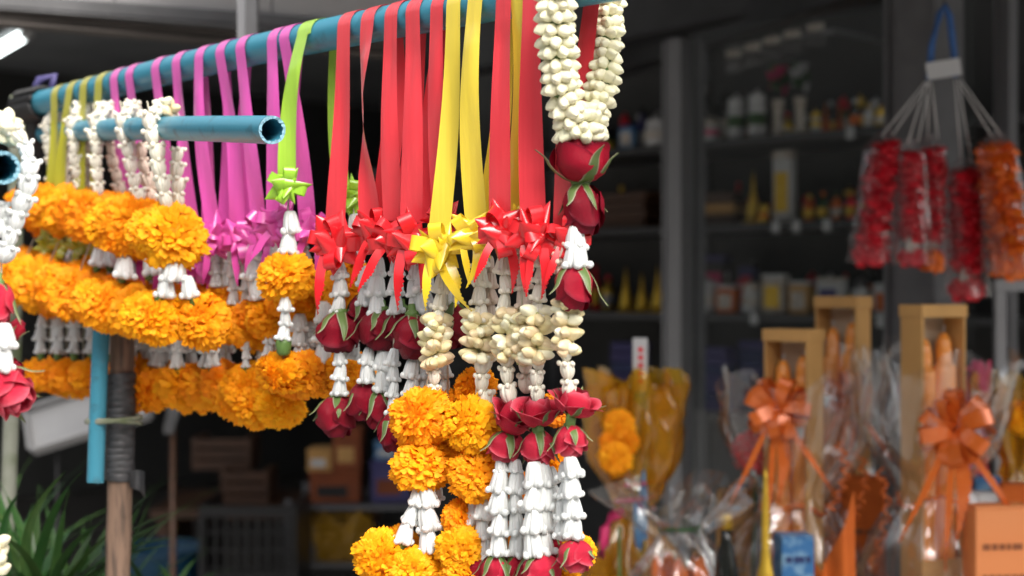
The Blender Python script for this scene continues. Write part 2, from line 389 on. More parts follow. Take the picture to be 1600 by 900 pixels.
ORD = ['first', 'second', 'third', 'fourth', 'fifth', 'sixth', 'seventh', 'eighth', 'ninth', 'tenth', 'eleventh', 'twelfth', 'thirteenth', 'fourteenth', 'fifteenth', 'sixteenth']
def shelf_bottle(name, label, cat, px, sh, wpx, hpx, m1, m2, m3, kind, dw=.1, grp=None):
    w = SHELF_W + dw; s = s_of(px, w); base = W(s, w, shz[sh]+.001); k = base.y/F
    r, h = wpx*k/2, hpx*k
    t = thing(name, label, cat, base, grp)
    if kind == 'jar':
        link('body', B().lathe([(r*.8,0),(r,h*.06),(r,h*.6),(r*.9,h*.66)], 16).m('body', m1), t)
        link('band', B().lathe([(r*1.02,h*.25),(r*1.02,h*.5)], 16, None, False).m('band', m2), t)
        link('lid', B().lathe([(r*.94,h*.665),(r*.94,h*.86),(r*.8,h*.9),(r*.3,h*.92),(r*.2,h)], 16).m('lid', m3), t)
    elif kind == 'bottle':
        link('body', B().lathe([(r*.9,0),(r,h*.04),(r,h*.55),(r*.75,h*.66),(r*.36,h*.74),(r*.34,h*.86)], 14).m('body', m1), t)
        link('label', B().lathe([(r*1.02,h*.15),(r*1.02,h*.45)], 14, None, False).m('label', m2), t)
        link('cap', B().lathe([(r*.42,h*.85),(r*.42,h*.98),(r*.3,h)], 12).m('cap', m3), t)
    elif kind == 'vase':
        link('vase', B().lathe([(r*.55,0),(r*.6,h*.04),(r*.42,h*.3),(r*.62,h*.5)], 14).m('vase', m1), t)
        for i in range(9):
            a = i*2.4; rr = r*.75*math.sqrt((i+.5)/9)
            link('blossom', cached(('ruf', m2.name if i % 2 else m3.name), lambda: ruffle_mesh(34, m2 if i % 2 else m3, 11+i % 2, .32)), t,
                 TRS((rr*math.cos(a), rr*math.sin(a), h*(.62+.3*(1-i/9))), Euler((a, i, 0)), r*.55))
    elif kind == 'box':
        link('carton', B().box((-r, -r*.5, 0), (r, r*.5, h*.88), None, .002).m('carton', m1, False), t)
        link('lid', B().box((-r*1.03, -r*.53, h*.885), (r*1.03, r*.53, h), None, .002).m('lid', m3, False), t)
        link('label', B().box((-r*.7, -r*.5-.0025, h*.15), (r*.7, -r*.5-.0005, h*.7)).m('label', m2, False), t)
        t.rotation_euler[2] = SHOPROT
    elif kind == 'stupa':
        link('spire', B().lathe([(r,0),(r,h*.06),(r*.8,h*.08),(r*.85,h*.2),(r*.6,h*.3),(r*.7,h*.36),(r*.35,h*.46),(r*.42,h*.5),(r*.2,h*.62),(r*.24,h*.66),(r*.08,h*.85),(r*.02,h)], 14).m('spire', m1), t)
        link('base', B().box((-r*1.15,-r*1.15,-.0005),(r*1.15,r*1.15,h*.05)).m('base', m2, False), t)
    elif kind == 'bundle':
        n = max(2, int(hpx/14))
        for i in range(n):
            link('layer', B().box((-r*(1-.04*(i%2)), -r*.5, h*i/n+.001), (r*(1-.06*((i+1)%2)), r*.5, h*(i+1)/n-.002), None, .003).m('layer', [m1, m2, m3][i % 3], False), t)
        t.rotation_euler[2] = SHOPROT
    return t

def ruffle_mesh(n, m, seed, flat=.75, psize=.34, nu=3, nv=3, core=True):
    """a ball of many frilled petals, radius 1, flower axis along +Z"""
    rr = random.Random(seed); b = B(); tone = []
    def add(fn, nu, nv, tn):
        k0 = len(b.v); b.grid(fn, nu, nv); tone.extend([tn]*(len(b.v)-k0))
    ga = math.pi*(3-math.sqrt(5))
    if core:
        k0 = len(b.v)
        b.lathe([(.01,-.72*flat)]+[(.80*math.sin(q), -.80*flat*math.cos(q)) for q in [math.pi*(i+.6)/8 for i in range(7)]]+[(.01,.76*flat)], 14)
        tone.extend([.95]*(len(b.v)-k0))
    for i in range(n):
        z = 1-2*(i+.5)/n; th = ga*i + rr.uniform(-.25,.25); z = max(-1, min(1, z+rr.uniform(-.06,.06)))
        r0 = math.sqrt(max(0, 1-z*z))
        d = Vector((r0*math.cos(th), r0*math.sin(th), z*flat)); d *= 1+.16*noise.noise(d*1.7+Vector((seed*1.3, 0, 0)))
        nrm = Vector((d.x, d.y, d.z/(flat*flat))).normalized()
        e1 = Vector((-math.sin(th), math.cos(th), 0)); e1 = Matrix.Rotation(rr.gauss(0, .55), 3, nrm) @ e1; e2 = e1.cross(nrm)
        s = psize*rr.uniform(.75,1.3)*(.62+.5*min(1, math.acos(max(-1, min(1, z)))/1.3)); lift = rr.uniform(.5,1.7); rad = rr.uniform(.82,.97)
        ph, am = rr.uniform(0,6.28), rr.uniform(.16,.34); cup = rr.uniform(.15,.45)
        def fn(a, c, d=d, nrm=nrm, e1=e1, e2=e2, s=s, lift=lift, rad=rad, ph=ph, am=am, cup=cup):
            x = (a-.5)*2; wd = .35+.75*math.sin(min(1, c*1.15)*math.pi*.55)
            p = d*rad + e1*(x*wd*s*.62) + e2*((c-.35)*s*(1.0-.22*x*x)) + nrm*(c*s*lift*.62 - cup*s*x*x*.4 + am*s*math.sin(x*5.5+ph)*c)
            return p
        add(fn, nu, nv, rr.random()**1.3)
    me = b.m('ruffle', m)
    at = me.attributes.new('tone', 'FLOAT', 'POINT'); at.data.foreach_set('value', tone)
    return me

items = [  # px, shelf, wpx, hpx, m1, m2, m3, kind, label, cat, dw
 (1106,'top',34,98,'bottle','label','bottle','bottle','dark green bottle on top shelf next to the window post','bottle',.16),
 (1132,'top',30,92,'bottle','label','black','bottle','second dark bottle on top shelf, left of the green banded jars','bottle',.2),
 (1112,'top',26,34,'white','pinkart','label','jar','small white pot with red band at the left end of the top shelf','jar',.03),
 (1151,'top',28,72,'white','green','white','jar','white jar with dark green band, left one of the pair on top shelf','jar',.05),
 (1183,'top',28,76,'white','green','white','jar','white jar with dark green band, right one of the pair on top shelf','jar',.05),
 (1216,'top',34,118,'label','green','pinkart','vase','pale vase of pink and green blossoms on top shelf','vase',.08),
 (1250,'top',32,120,'label','green','white','vase','pale vase of white and green blossoms on top shelf','vase',.08),
 (1290,'top',24,60,'orange','label','gold','stupa','orange spired ornament on top shelf right of the vases','ornament',.22),
 (1312,'top',22,58,'orange','label','gold','stupa','orange spired ornament beside the column end of the top shelf vases','ornament',.24),
 (1275,'top',16,34,'white','gold','gold','jar','tiny gold lidded jar in front of the orange ornaments','jar',.04),
 (1336,'top',18,48,'bottle','orange','white','bottle','dark little bottle with orange label on top shelf','bottle',.05),
 (1357,'top',17,38,'white','label','gold','bottle','white little bottle with gold cap on top shelf','bottle',.05),
 (1376,'top',18,40,'gold','label','black','bottle','gold little bottle on top shelf near the grey column','bottle',.05),
 (1396,'top',18,42,'gold','orange','gold','jar','gold pot on top shelf nearest the grey column','jar',.05),
 (1030,'top',44,46,'white','label','white','jar','squat white pot on top shelf left of the window post','jar',.05),
 (983,'top',30,36,'bluebox','label','navy','box','small blue carton on top shelf right of the jasmine garland','carton',.04),
 (1004,'top',26,70,'violet','label','black','bottle','dark violet bottle on top shelf behind the squat white pot','bottle',.18),
 (985,'second',110,56,'brown','brown','brown','bundle','stack of brown wooden trays left of the window post','trays',.1),
 (1130,'second',72,52,'brown','card','brown','bundle','stack of brown trays on second shelf right of the window post','trays',.12),
 (1177,'second',26,84,'gold','gold','gold','stupa','tall gold spire on second shelf beside the brown trays','ornament',.05),
 (1194,'second',16,30,'gold','orange','gold','jar','small gold pot at the foot of the tall gold spire','jar',.03),
 (1226,'second',34,112,'white','gold','label','box','tall pale upright carton on second shelf','carton',.06),
 (1265,'second',19,42,'orange','gold','gold','bottle','orange bottle on second shelf, first right of the tall carton','bottle',.06),
 (1286,'second',18,46,'green','gold','orange','bottle','green bottle between orange ones on second shelf','bottle',.06),
 (1307,'second',19,44,'orange','label','green','bottle','orange bottle with green cap on second shelf','bottle',.06),
 (1330,'second',18,46,'redart','gold','gold','bottle','red bottle on second shelf','bottle',.06),
 (1352,'second',18,42,'gold','redart','orange','bottle','gold bottle with red label on second shelf','bottle',.06),
 (1375,'second',19,42,'orange','label','redart','bottle','orange bottle with red cap on second shelf behind the bags','bottle',.06),
 (1105,'third',34,56,'white','label','white','jar','white canister at the left end of the third shelf','jar',.04),
 (1138,'third',36,44,'orange','label','white','box','orange carton on third shelf left of the candle boxes','carton',.04),
 (1122,'third',40,88,'black','pinkart','violet','box','dark carton standing at the back of the third shelf','carton',.24),
 (1170,'third',30,80,'violet','redart','black','box','violet carton at the back of the third shelf','carton',.25),
 (1176,'third',32,52,'white','label','label','jar','pale lidded canister on third shelf, middle of the row','jar',.05),
 (1212,'third',40,62,'label','gold','white','box','brown patterned carton with white lid on third shelf','carton',.05),
 (1252,'third',36,52,'card','label','white','box','tan carton with white lid on third shelf','carton',.05),
 (1300,'third',44,58,'white','violet','label','box','wide pale carton on third shelf below the red bottles','carton',.05),
 (1345,'third',30,46,'label','redart','white','jar','patterned canister on third shelf left of the red bags','jar',.05),
 (1385,'third',36,50,'white','orange','white','box','white carton with orange label on third shelf','carton',.05),
 (978,'third',24,70,'gold','gold','gold','stupa','gold spire on third shelf, leftmost of three by the post','ornament',.08),
 (1003,'third',22,62,'gold','gold','gold','stupa','gold spire on third shelf, middle of three by the post','ornament',.08),
 (1028,'third',24,74,'gold','gold','gold','stupa','gold spire on third shelf, nearest to the window post','ornament',.08),
 (1118,'bottom',64,100,'violet','navy','violet','bundle','folded violet robes stacked on the lower shelf','cloth',.06),
 (1180,'bottom',50,112,'navy','violet','navy','bundle','folded navy robes stacked behind the left candle box','cloth',.1),
 (985,'bottom',60,96,'navy','violet','violet','bundle','folded navy robes on the lower shelf left of the post','cloth',.1),
 (605,'second',50,120,'gold','orange','gold','stupa','large gold ornament seen between the first red ribbons','ornament',.1),
 (690,'second',34,96,'gold','gold','orange','stupa','gold ornament seen between red and yellow ribbons','ornament',.1),
]
for px, sh, wp, hp, a, b_, c_, kind, lab, cat, dw in items:
    shelf_bottle({'bottle':'bottle','jar':'jar','vase':'vase','ornament':'spired_ornament','carton':'carton','trays':'tray_stack','cloth':'folded_robes'}[cat],
                 lab, cat, px, sh, wp, hp, M[a], M[b_], M[c_], kind, dw, 'goods on the shelves')

rs = random.Random(21)
for sh_, px0, px1, n_, nm in (('top', 1100, 1400, 13, 'top'), ('second', 1100, 1400, 14, 'second'), ('third', 1098, 1400, 13, 'third'), ('top', 890, 1040, 6, 'top'), ('second', 900, 1036, 5, 'second'), ('third', 870, 960, 5, 'third')):
    side = 'right' if px0 > 1050 else 'left'
    for i in range(n_):
        a = ['gold', 'bottle', 'orange', 'label', 'brown', 'green', 'card', 'redart', 'violet'][rs.randrange(9)]; b_ = ['label', 'gold', 'orange', 'white'][rs.randrange(4)]; c_ = ['gold', 'redart', 'black', 'white'][rs.randrange(4)]
        k_ = rs.choice(('bottle', 'jar', 'bottle', 'stupa', 'jar')); wp = rs.uniform(15, 21); hp = rs.uniform(44, 74)
        nm_ = {'bottle': 'bottle', 'jar': 'jar', 'stupa': 'spired_ornament'}[k_]; ct = {'bottle': 'bottle', 'jar': 'jar', 'stupa': 'ornament'}[k_]
        cn = {'gold': 'gold', 'bottle': 'black', 'orange': 'orange', 'label': 'tan', 'brown': 'brown', 'green': 'green', 'card': 'tan', 'redart': 'red', 'violet': 'violet'}[a]
        shelf_bottle(nm_, '%s %s, %s from left in back row of %s shelf %s of post' % (cn, ct, ORD[i], nm, side), ct, px0+(px1-px0)*(i+.5)/n_+rs.uniform(-4, 4), sh_, wp, hp, M[a], M[b_], M[c_], k_, .26+rs.uniform(-.03, .03), 'goods on the shelves')

# clear packs hanging from a rail over the top shelf
for i, px in enumerate((1146, 1176, 1206, 1238, 1274)):
    w = SHELF_W-.02; s = s_of(px, w); py = 100-10*i
    base = W(s, w, z_of(py, s, w))
    t = thing('hanging_pack', '%s clear plastic pack from the left hanging above the top shelf' % ORD[i], 'pack', base, 'clear packs above the shelf')
    def fn(u, v, i=i):
        a = u*2*math.pi
        return (math.cos(a)*(.03+.004*math.sin(5*a+i)), math.sin(a)*.008, (v-.5)*.05+.004*math.sin(7*a))
    link('pouch', B().grid(fn, 18, 4).m('pouch', M['bag']), t, Matrix.Rotation(SHOPROT, 4, 'Z'))
    link('header_card', B().box((-.026, -.002, .02), (.026, .002, .04)).m('header_card', M['label'], False), t, Matrix.Rotation(SHOPROT, 4, 'Z'))
    link('hook', B().tube([Vector((0,0,.04)), Vector((0,0,.075)), Vector((0,.012,.085))], .0015, 6).m('hook', M['alu']), t)
s0, s1 = s_of(1130, SHELF_W-.02), s_of(1300, SHELF_W-.02)
t = thing('pack_rail', 'thin metal rail carrying the clear packs above the top shelf', 'rail', W(s0, SHELF_W-.02, 2.05), rz=SHOPROT)
link('rod', B().tube([Vector((0,.012,0)), Vector((s1-s0,.012,0))], .004, 8).m('rod', M['alu']), t)
for x in (0, s1-s0): link('bracket', B().box((x-.005, .0, -.006), (x+.005, .36, .006)).m('bracket', M['alu'], False), t)

# ---------------------------------------------------------------- flower part meshes
def crown_mesh(m, seed=0, bell=True):
    """one crown flower: five fleshy lobes, narrow end at z=0, wide end with curled knobs at z=1"""
    rr = random.Random(seed); b = B(); seg = 60
    prof = [(.02,.0),(.19,.0),(.26,.04),(.325,.18),(.375,.38),(.415,.60),(.435,.78),(.40,.90),(.29,.975),(.12,1.0),(.02,.99)]
    if not bell: prof = [(.02,-.02),(.13,.0),(.22,.06),(.34,.20),(.42,.38),(.45,.55),(.43,.72),(.38,.86),(.28,.95),(.12,.97),(.02,.95)]
    jit = [rr.uniform(.87,1.10) for _ in range(5)]; bx_, by_ = rr.uniform(-.10,.10), rr.uniform(-.10,.10)
    for r, z in prof:
        for k in range(seg):
            q = 2*math.pi*k/seg; ph = (q*5/(2*math.pi)) % 1.0
            dd = min(ph, 1-ph)                     # 0 in the groove between two lobes
            gv = math.exp(-(dd/.09)**2)
            mid = math.exp(-((ph-.5)/.045)**2)*.10
            rad = r*jit[int(q*5/(2*math.pi)) % 5]*(1-.20*gv-mid)
            b.v.append(Vector((rad*math.cos(q), rad*math.sin(q), z - (.06*gv if z > .7 else 0))))
    N = len(prof)
    for i in range(N-1):
        for k in range(seg):
            b.f.append((i*seg+k, i*seg+(k+1)%seg, (i+1)*seg+(k+1)%seg, (i+1)*seg+k))
    for j in range(5):
        qq = 2*math.pi*(j+.5)/5 + rr.uniform(-.12,.12)
        c = Vector((.43*math.cos(qq), .43*math.sin(qq), (.83 if bell else .88)+rr.uniform(-.03,.03)))
        b.lathe([(.01,-.16),(.09,-.135),(.15,-.05),(.155,.03),(.105,.115),(.01,.15)], 12, Matrix.Translation(c))
    for v in b.v: v.x += bx_*v.z*v.z; v.y += by_*v.z*v.z
    return b.m('crown_flower', m)

def bud_mesh(m, seed=0):
    """jasmine bud along +Z: short green tube, plump overlapping petals, blunt tip"""
    rr = random.Random(seed); b = B(); seg = 18
    prof = [(.03,-.30),(.07,-.28),(.085,-.1),(.11,.0),(.25,.07),(.345,.20),(.375,.38),(.35,.58),(.265,.78),(.14,.93),(.02,1.0)]
    tone = []
    for i, (r, z) in enumerate(prof):
        for k in range(seg):
            q = 2*math.pi*k/seg + z*.9
            sp = 1+.20*abs(math.cos(1.5*(q - z*1.8)))-.12 * (1 if z > .02 else 0)
            b.v.append(Vector((r*sp*math.cos(q), r*sp*math.sin(q), z))); tone.append(1.0 if z < .03 else (.55 if z < .1 else (.18 if z < .25 else 0.0)))
    for i in range(len(prof)-1):
        for k in range(seg): b.f.append((i*seg+k, i*seg+(k+1)%seg, (i+1)*seg+(k+1)%seg, (i+1)*seg+k))
    me = b.m('jasmine_bud', m); at = me.attributes.new('tone','FLOAT','POINT'); at.data.foreach_set('value', tone)
    return me

RP = [(0,.08),(.10,.25),(.25,.37),(.42,.425),(.60,.415),(.78,.395),(.90,.365),(1.0,.32)]
def prof(t, tab=RP):
    t = max(0, min(1, t))
    for (a, x), (b, y) in zip(tab, tab[1:]):
        if t <= b:
            k = (t-a)/(b-a); k = k*k*(3-2*k); return x+(y-x)*k
    return tab[-1][1]
def petal_mesh(m, kind, seed):
    """one rose petal wrapping the bud, centred on +X; kind 0 tight, 1 middle, 2 outer with rolled lip, 3 opened"""
    rr = random.Random(seed); nu, nv = 12, 10
    half = [R(88), R(80), R(66), R(60)][kind]; scl = [.74, .87, 1.0, 1.04][kind]; hgt = [1.0, .97, .90, .86][kind]
    p1, p2 = rr.uniform(0,6), rr.uniform(0,6)
    tone = []
    def fn(a, c):
        x = (a-.5)*2; top = 1-.30*abs(x)**2.2; t = c*top
        r = prof(t)*scl*(1+.11*x)                 # one side lies over its neighbour
        if kind == 0: r *= 1-.35*max(0, t-.6)
        lip = max(0, c-.72)/.28
        if kind == 2: r += .10*lip**2*(.6+.4*math.sin(x*3+p1))
        if kind == 3: r += .16*t**2 + .20*lip**2
        r += .020*math.sin(x*5+p1)*c + .014*math.sin(c*6+p2+x*2) + .018*math.sin(x*11+p2)*max(0, c-.6)
        wd = half*(.45+.55*min(1, t*2.6))
        ang = x*wd + .12*c
        z = t*hgt - (.06*lip**2 if kind >= 2 else 0)
        tone.append(min(1, max(0, (c-.86)/.14))*.8 if abs(x) < .9 else .5*c)
        return (r*math.cos(ang), r*math.sin(ang), z)
    me = B().grid(fn, nu, nv).m('petal', m)
    at = me.attributes.new('tone','FLOAT','POINT'); at.data.foreach_set('value', tone)
    return me
def core_mesh(m):
    b = B()
    def fn(a, c):
        th = a*4*math.pi; r = (.06+.20*a)*(1-.25*c)*(.4+.6*math.sin(math.pi*min(.5, c*.9+.08)))
        return (r*math.cos(th), r*math.sin(th), .1+.82*c-.10*a*c+.02*math.sin(5*th))
    b.grid(fn, 40, 7)
    me = b.m('rose_heart', m); me.attributes.new('tone','FLOAT','POINT'); return me
def sepal_mesh(kind):
    rr = random.Random(kind*5+1); tone = []
    ln = [.45, .58, .80][kind]; open_ = [.03, .10, .24][kind]
    def fn(a, c):
        x = (a-.5)*2; w = .105*(1-c)**.85*(1+.9*c)+.003
        t = c*ln; r = prof(t)*1.06+.02 + open_*c**2 + (.10*max(0, c-.75)/.25 if kind else 0)
        tone.append(1.0 if abs(x) > .8 else .15*c)
        return (r - .03*x*x, x*w*1.1 + .04*math.sin(c*5+kind)*c, t - .02*c)
    b = B().grid(fn, 6, 9); me = b.m('sepal', M['sepal'])
    at = me.attributes.new('tone','FLOAT','POINT'); at.data.foreach_set('value', tone); return me
def calyx_mesh():
    b = B().lathe([(.05,-.22),(.075,-.2),(.08,-.08),(.15,-.04),(.165,.02),(.14,.07),(.05,.1)], 12)
    me = b.m('calyx', M['stem']); return me
def mcalyx_mesh():
    return B().lathe([(.10,.0),(.30,.04),(.42,.22),(.46,.5),(.50,.8),(.44,.95),(.2,1.0)], 12).m('calyx', M['stem'])
MG = {}
for nm, key in (('o', 'marigold'), ('d', 'marigold_deep')):
    MG[nm] = [ruffle_mesh(620, M[key], 100+k, .84, .20, 4, 3) for k in range(4)]
MGF = {nm: [ruffle_mesh(340, M[key], 200+k, .84, .25, 3, 2) for k in range(3)] for nm, key in (('o', 'marigold'), ('d', 'marigold_deep'))}
CR = {(k, up): [crown_mesh(M[k], j, not up) for j in range(8)] for k in ('crown', 'crown_ivory', 'crown_beige') for up in (False, True)}
BUD = {k: [bud_mesh(M[k], j) for j in range(3)] for k in ('jasmine', 'jasmine_old')}

def cone_mesh(m, v):
    """one pointed loop of a pull bow, from the knot at 0 to its point at x=1"""
    wr = [1.0, .85, 1.15, .95][v]; sp = [R(215), R(250), R(190), R(230)][v]
    def fn(a, c):
        q = (a-.5)*sp + .15*v; r = (c**.92)*.60*wr
        x = 1-c*(1.0+.10*math.cos(q))
        return (x, r*math.sin(q), r*math.cos(q)*.55)
    return B().grid(fn, 14, 6).m('bow_loop', m)
def round_loop_mesh(m):
    def fn(a, c):
        q = -R(170)+a*R(340); r = .34
        return (.42+r*1.1*math.cos(q), (c-.5)*.42*(1-.35*(1-a if a > .5 else a)*0), r*.62*math.sin(q))
    return B().grid(fn, 18, 2).m('bow_loop', m)
def tail_mesh(m, v):
    curl = [.35, -.3, .6][v]; L = [1.55, 1.35, 1.75][v]
    n = 26; b = B()
    for i in range(n+1):
        t = i/n; wv = .15*(1-.15*t)
        z = -L*t; x = curl*t*t; y = -.12*math.sin(t*3)
        saw = .05*(i % 2)*min(1, max(0, (t-.3)*5))
        cut = max(0, (t-.55)/.45)
        b.v += [Vector((x-wv, y, z)), Vector((x-wv+2*wv*(1-cut*.92)+saw-.02, y-.06*t, z))]
    for i in range(n): b.f.append((2*i, 2*i+1, 2*i+3, 2*i+2))
    return b.m('bow_tail', m)

# ---------------------------------------------------------------- pipes and posts that carry the garlands
A0 = Vector((0, 1.40, 0)); AX = Vector((-.5595, .65, 0))
def t_of(px): k = (px-800)/F; return k*1.40/(-.5595-k*.65)
def zmain(t): return CAMZ + .2545 + .0085*math.sin(max(0, min(1, (t+.2)/1.3))*math.pi)
def main_pt(t): return Vector((A0.x+AX.x*t, A0.y+AX.y*t, zmain(t)))
RM = .0168
AXN = AX.normalized(); FR = Vector((-AXN.y, AXN.x, 0))      # horizontal normal of the pipe
if FR.y > 0: FR = -FR
def hollow(name, pts, r, label, cut0=True):
    pts = [Vector(p) for p in pts]; o = pts[0]
    t = thing(name, label, 'pipe', o)
    pl = [p-o for p in pts]
    link('outer_wall', B().tube(pl, r, 28, False).m('outer_wall', M['pvc']), t)
    link('inner_wall', B().tube(pl, r*.80, 24, False).m('inner_wall', M['pvc']), t)
    for q, (p, pn) in enumerate(((pl[0], pl[1]), (pl[-1], pl[-2]))):
        e = (p-pn).normalized(); a = e.orthogonal().normalized(); c = e.cross(a); g = B(); rr = random.Random(q+3)
        for k in range(40):
            th = 2*math.pi*k/40; dd = a*math.cos(th)+c*math.sin(th)
            g.v += [p+dd*r*.995+e*rr.uniform(-.0002,.0012), p+dd*(r*.80+rr.uniform(-.0012,.0004))+e*rr.uniform(-.0005,.0008)]
        for k in range(40): g.f.append((2*k, 2*k+1, (2*k+3) % 80, (2*k+2) % 80))
        link('cut_rim', g.m('cut_rim', M['pvc_cut'], False), t)
    return t
hollow('blue_pipe', [main_pt(-.66+i*(1.21+.66)/24) for i in range(25)], RM, 'long blue plastic pipe carrying the ribbon garlands')
S0, S1 = P(425, 203, 1.44), P(62, 209, 2.22)
def spt(k): return S0.lerp(S1, k) + Vector((0,0,.004*math.sin(k*math.pi)))
hollow('blue_pipe', [spt(i/12) for i in range(13)], .0132, 'short blue pipe with open end carrying crown flower marigold garlands')
T0, T1 = P(5, 262, 1.20), P(-190, 236, 1.95)
hollow('blue_pipe', [T0.lerp(T1, i/6) for i in range(7)], .0128, 'blue pipe stub with open end at the left edge')
def sofpx(px):
    k = (px-800)/F; d = S1-S0; return (k*S0.y-S0.x)/(d.x-k*d.y)

# lashing at the left end of the pipes
ln = thing('rope_lashing', 'dark rope lashing binding the left end of the long blue pipe', 'lashing', main_pt(1.19))
for i in range(7):
    c = main_pt(1.15+i*.012)-main_pt(1.19)
    b = B(); pts = []
    for k in range(17):
        q = 2*math.pi*k/16; pts.append(c + FR*math.cos(q)*(RM+.004) + Vector((0,0,1))*math.sin(q)*(RM+.004) + AXN*(k/16*.004))
    link('coil', b.tube(pts, .004, 6).m('coil', M['rubber']), ln)
link('knot', B().tube([Vector((0,0,.015)), Vector((.01,0,.035)), Vector((.03,.0,.04)), Vector((.025,0,.02))], .006, 8).m('knot', M['violet']), ln)
link('strap', B().tube([main_pt(1.20)-main_pt(1.19), spt(.97)-main_pt(1.19)+Vector((-.01,0,.01)), P(50,300,2.23)-main_pt(1.19)], .014, 8).m('strap', M['rubber']), ln)

def tree_post(name, px0, py0, px1, d, r, z0, m, label, lean=0):
    top, bot = P(px0, py0, d), P(px1, 900, d); e = (top-bot)/(top.z-bot.z); bot = bot + e*(z0-bot.z)
    t = thing(name, label, 'post', bot); b = B(); pts = []; rads = []
    for i in range(41):
        k = i/40; p = (top-bot)*k; rr = r*(1+.05*noise.noise(Vector((k*9, d, 0))))
        if i % 9 == 4: rr *= 1.07
        pts.append(p+Vector((.002*math.sin(k*11), .002*math.cos(k*7), 0))); rads.append(rr)
    link('shaft', b.tube(pts, rads, 18).m('shaft', m), t)
    return t, top, bot
wp, wtop, wbot = tree_post('wooden_post', 196, 452, 181, 1.905, .0148, 0, M['bamboo'], 'brown wooden post wrapped with black tape below the marigolds')
for i in range(16):                    # overlapping turns of tape
    py = 590 + i*10.3; c = P(190 - (py-590)*.022, py, 1.905)-wbot
    e = Vector((0,0,1)); a = rnd.uniform(-.12,.12)
    link('tape_turn', B().lathe([(.0160,-.0058),(.0172+.0008*rnd.random(),-.0036),(.0174+.001*rnd.random(),.0027),(.0163,.0054)], 20, None, False).m('tape_turn', M['tape']),
         wp, TRS(c, Euler((a, rnd.uniform(-.1,.1), i))))
c = P(186, 752, 1.905)-wbot
link('loose_tape_end', B().grid(lambda u, v: (c.x+.016+u*.02, c.y-.012+.01*math.sin(u*4), c.z-.006+v*.02-u*.012*(1-v)), 5, 3).m('loose_tape_end', M['tape']), wp)
pts = []
for k in range(33):
    q = 2*math.pi*k/16; pts.append(P(178, 653+k*.2, 1.897)-wbot + Vector((math.cos(q)*.033, math.sin(q)*.023, .003*math.sin(q*1.3))))
link('tie_rope', B().tube(pts, .003, 6).m('tie_rope', M['moss']), wp)
hollow('blue_pipe', [P(149, 753, 1.885), P(153, 640, 1.885), P(158, 520, 1.885), P(161, 452, 1.889)], .0101, 'thin blue upright pipe tied to the taped wooden post')
tree_post('mossy_post', 30, 150, 8, 2.27, .011, 0, M['moss'], 'thin mossy grey post at the far left edge')
a = main_pt(-.645)
t = thing('end_post', 'wooden end post holding the right end of the long pipe', 'post', Vector((a.x, a.y, 0)))
link('shaft', B().tube([Vector((0,0,0)), Vector((0,0,a.z-RM-.001))], .017, 14).m('shaft', M['bamboo']), t)
link('cradle', B().tube([Vector((-.02,0,a.z-.02)), Vector((0,0,a.z-.021)), Vector((.02,0,a.z-.02))], .004, 6).m('cradle', M['rubber']), t)

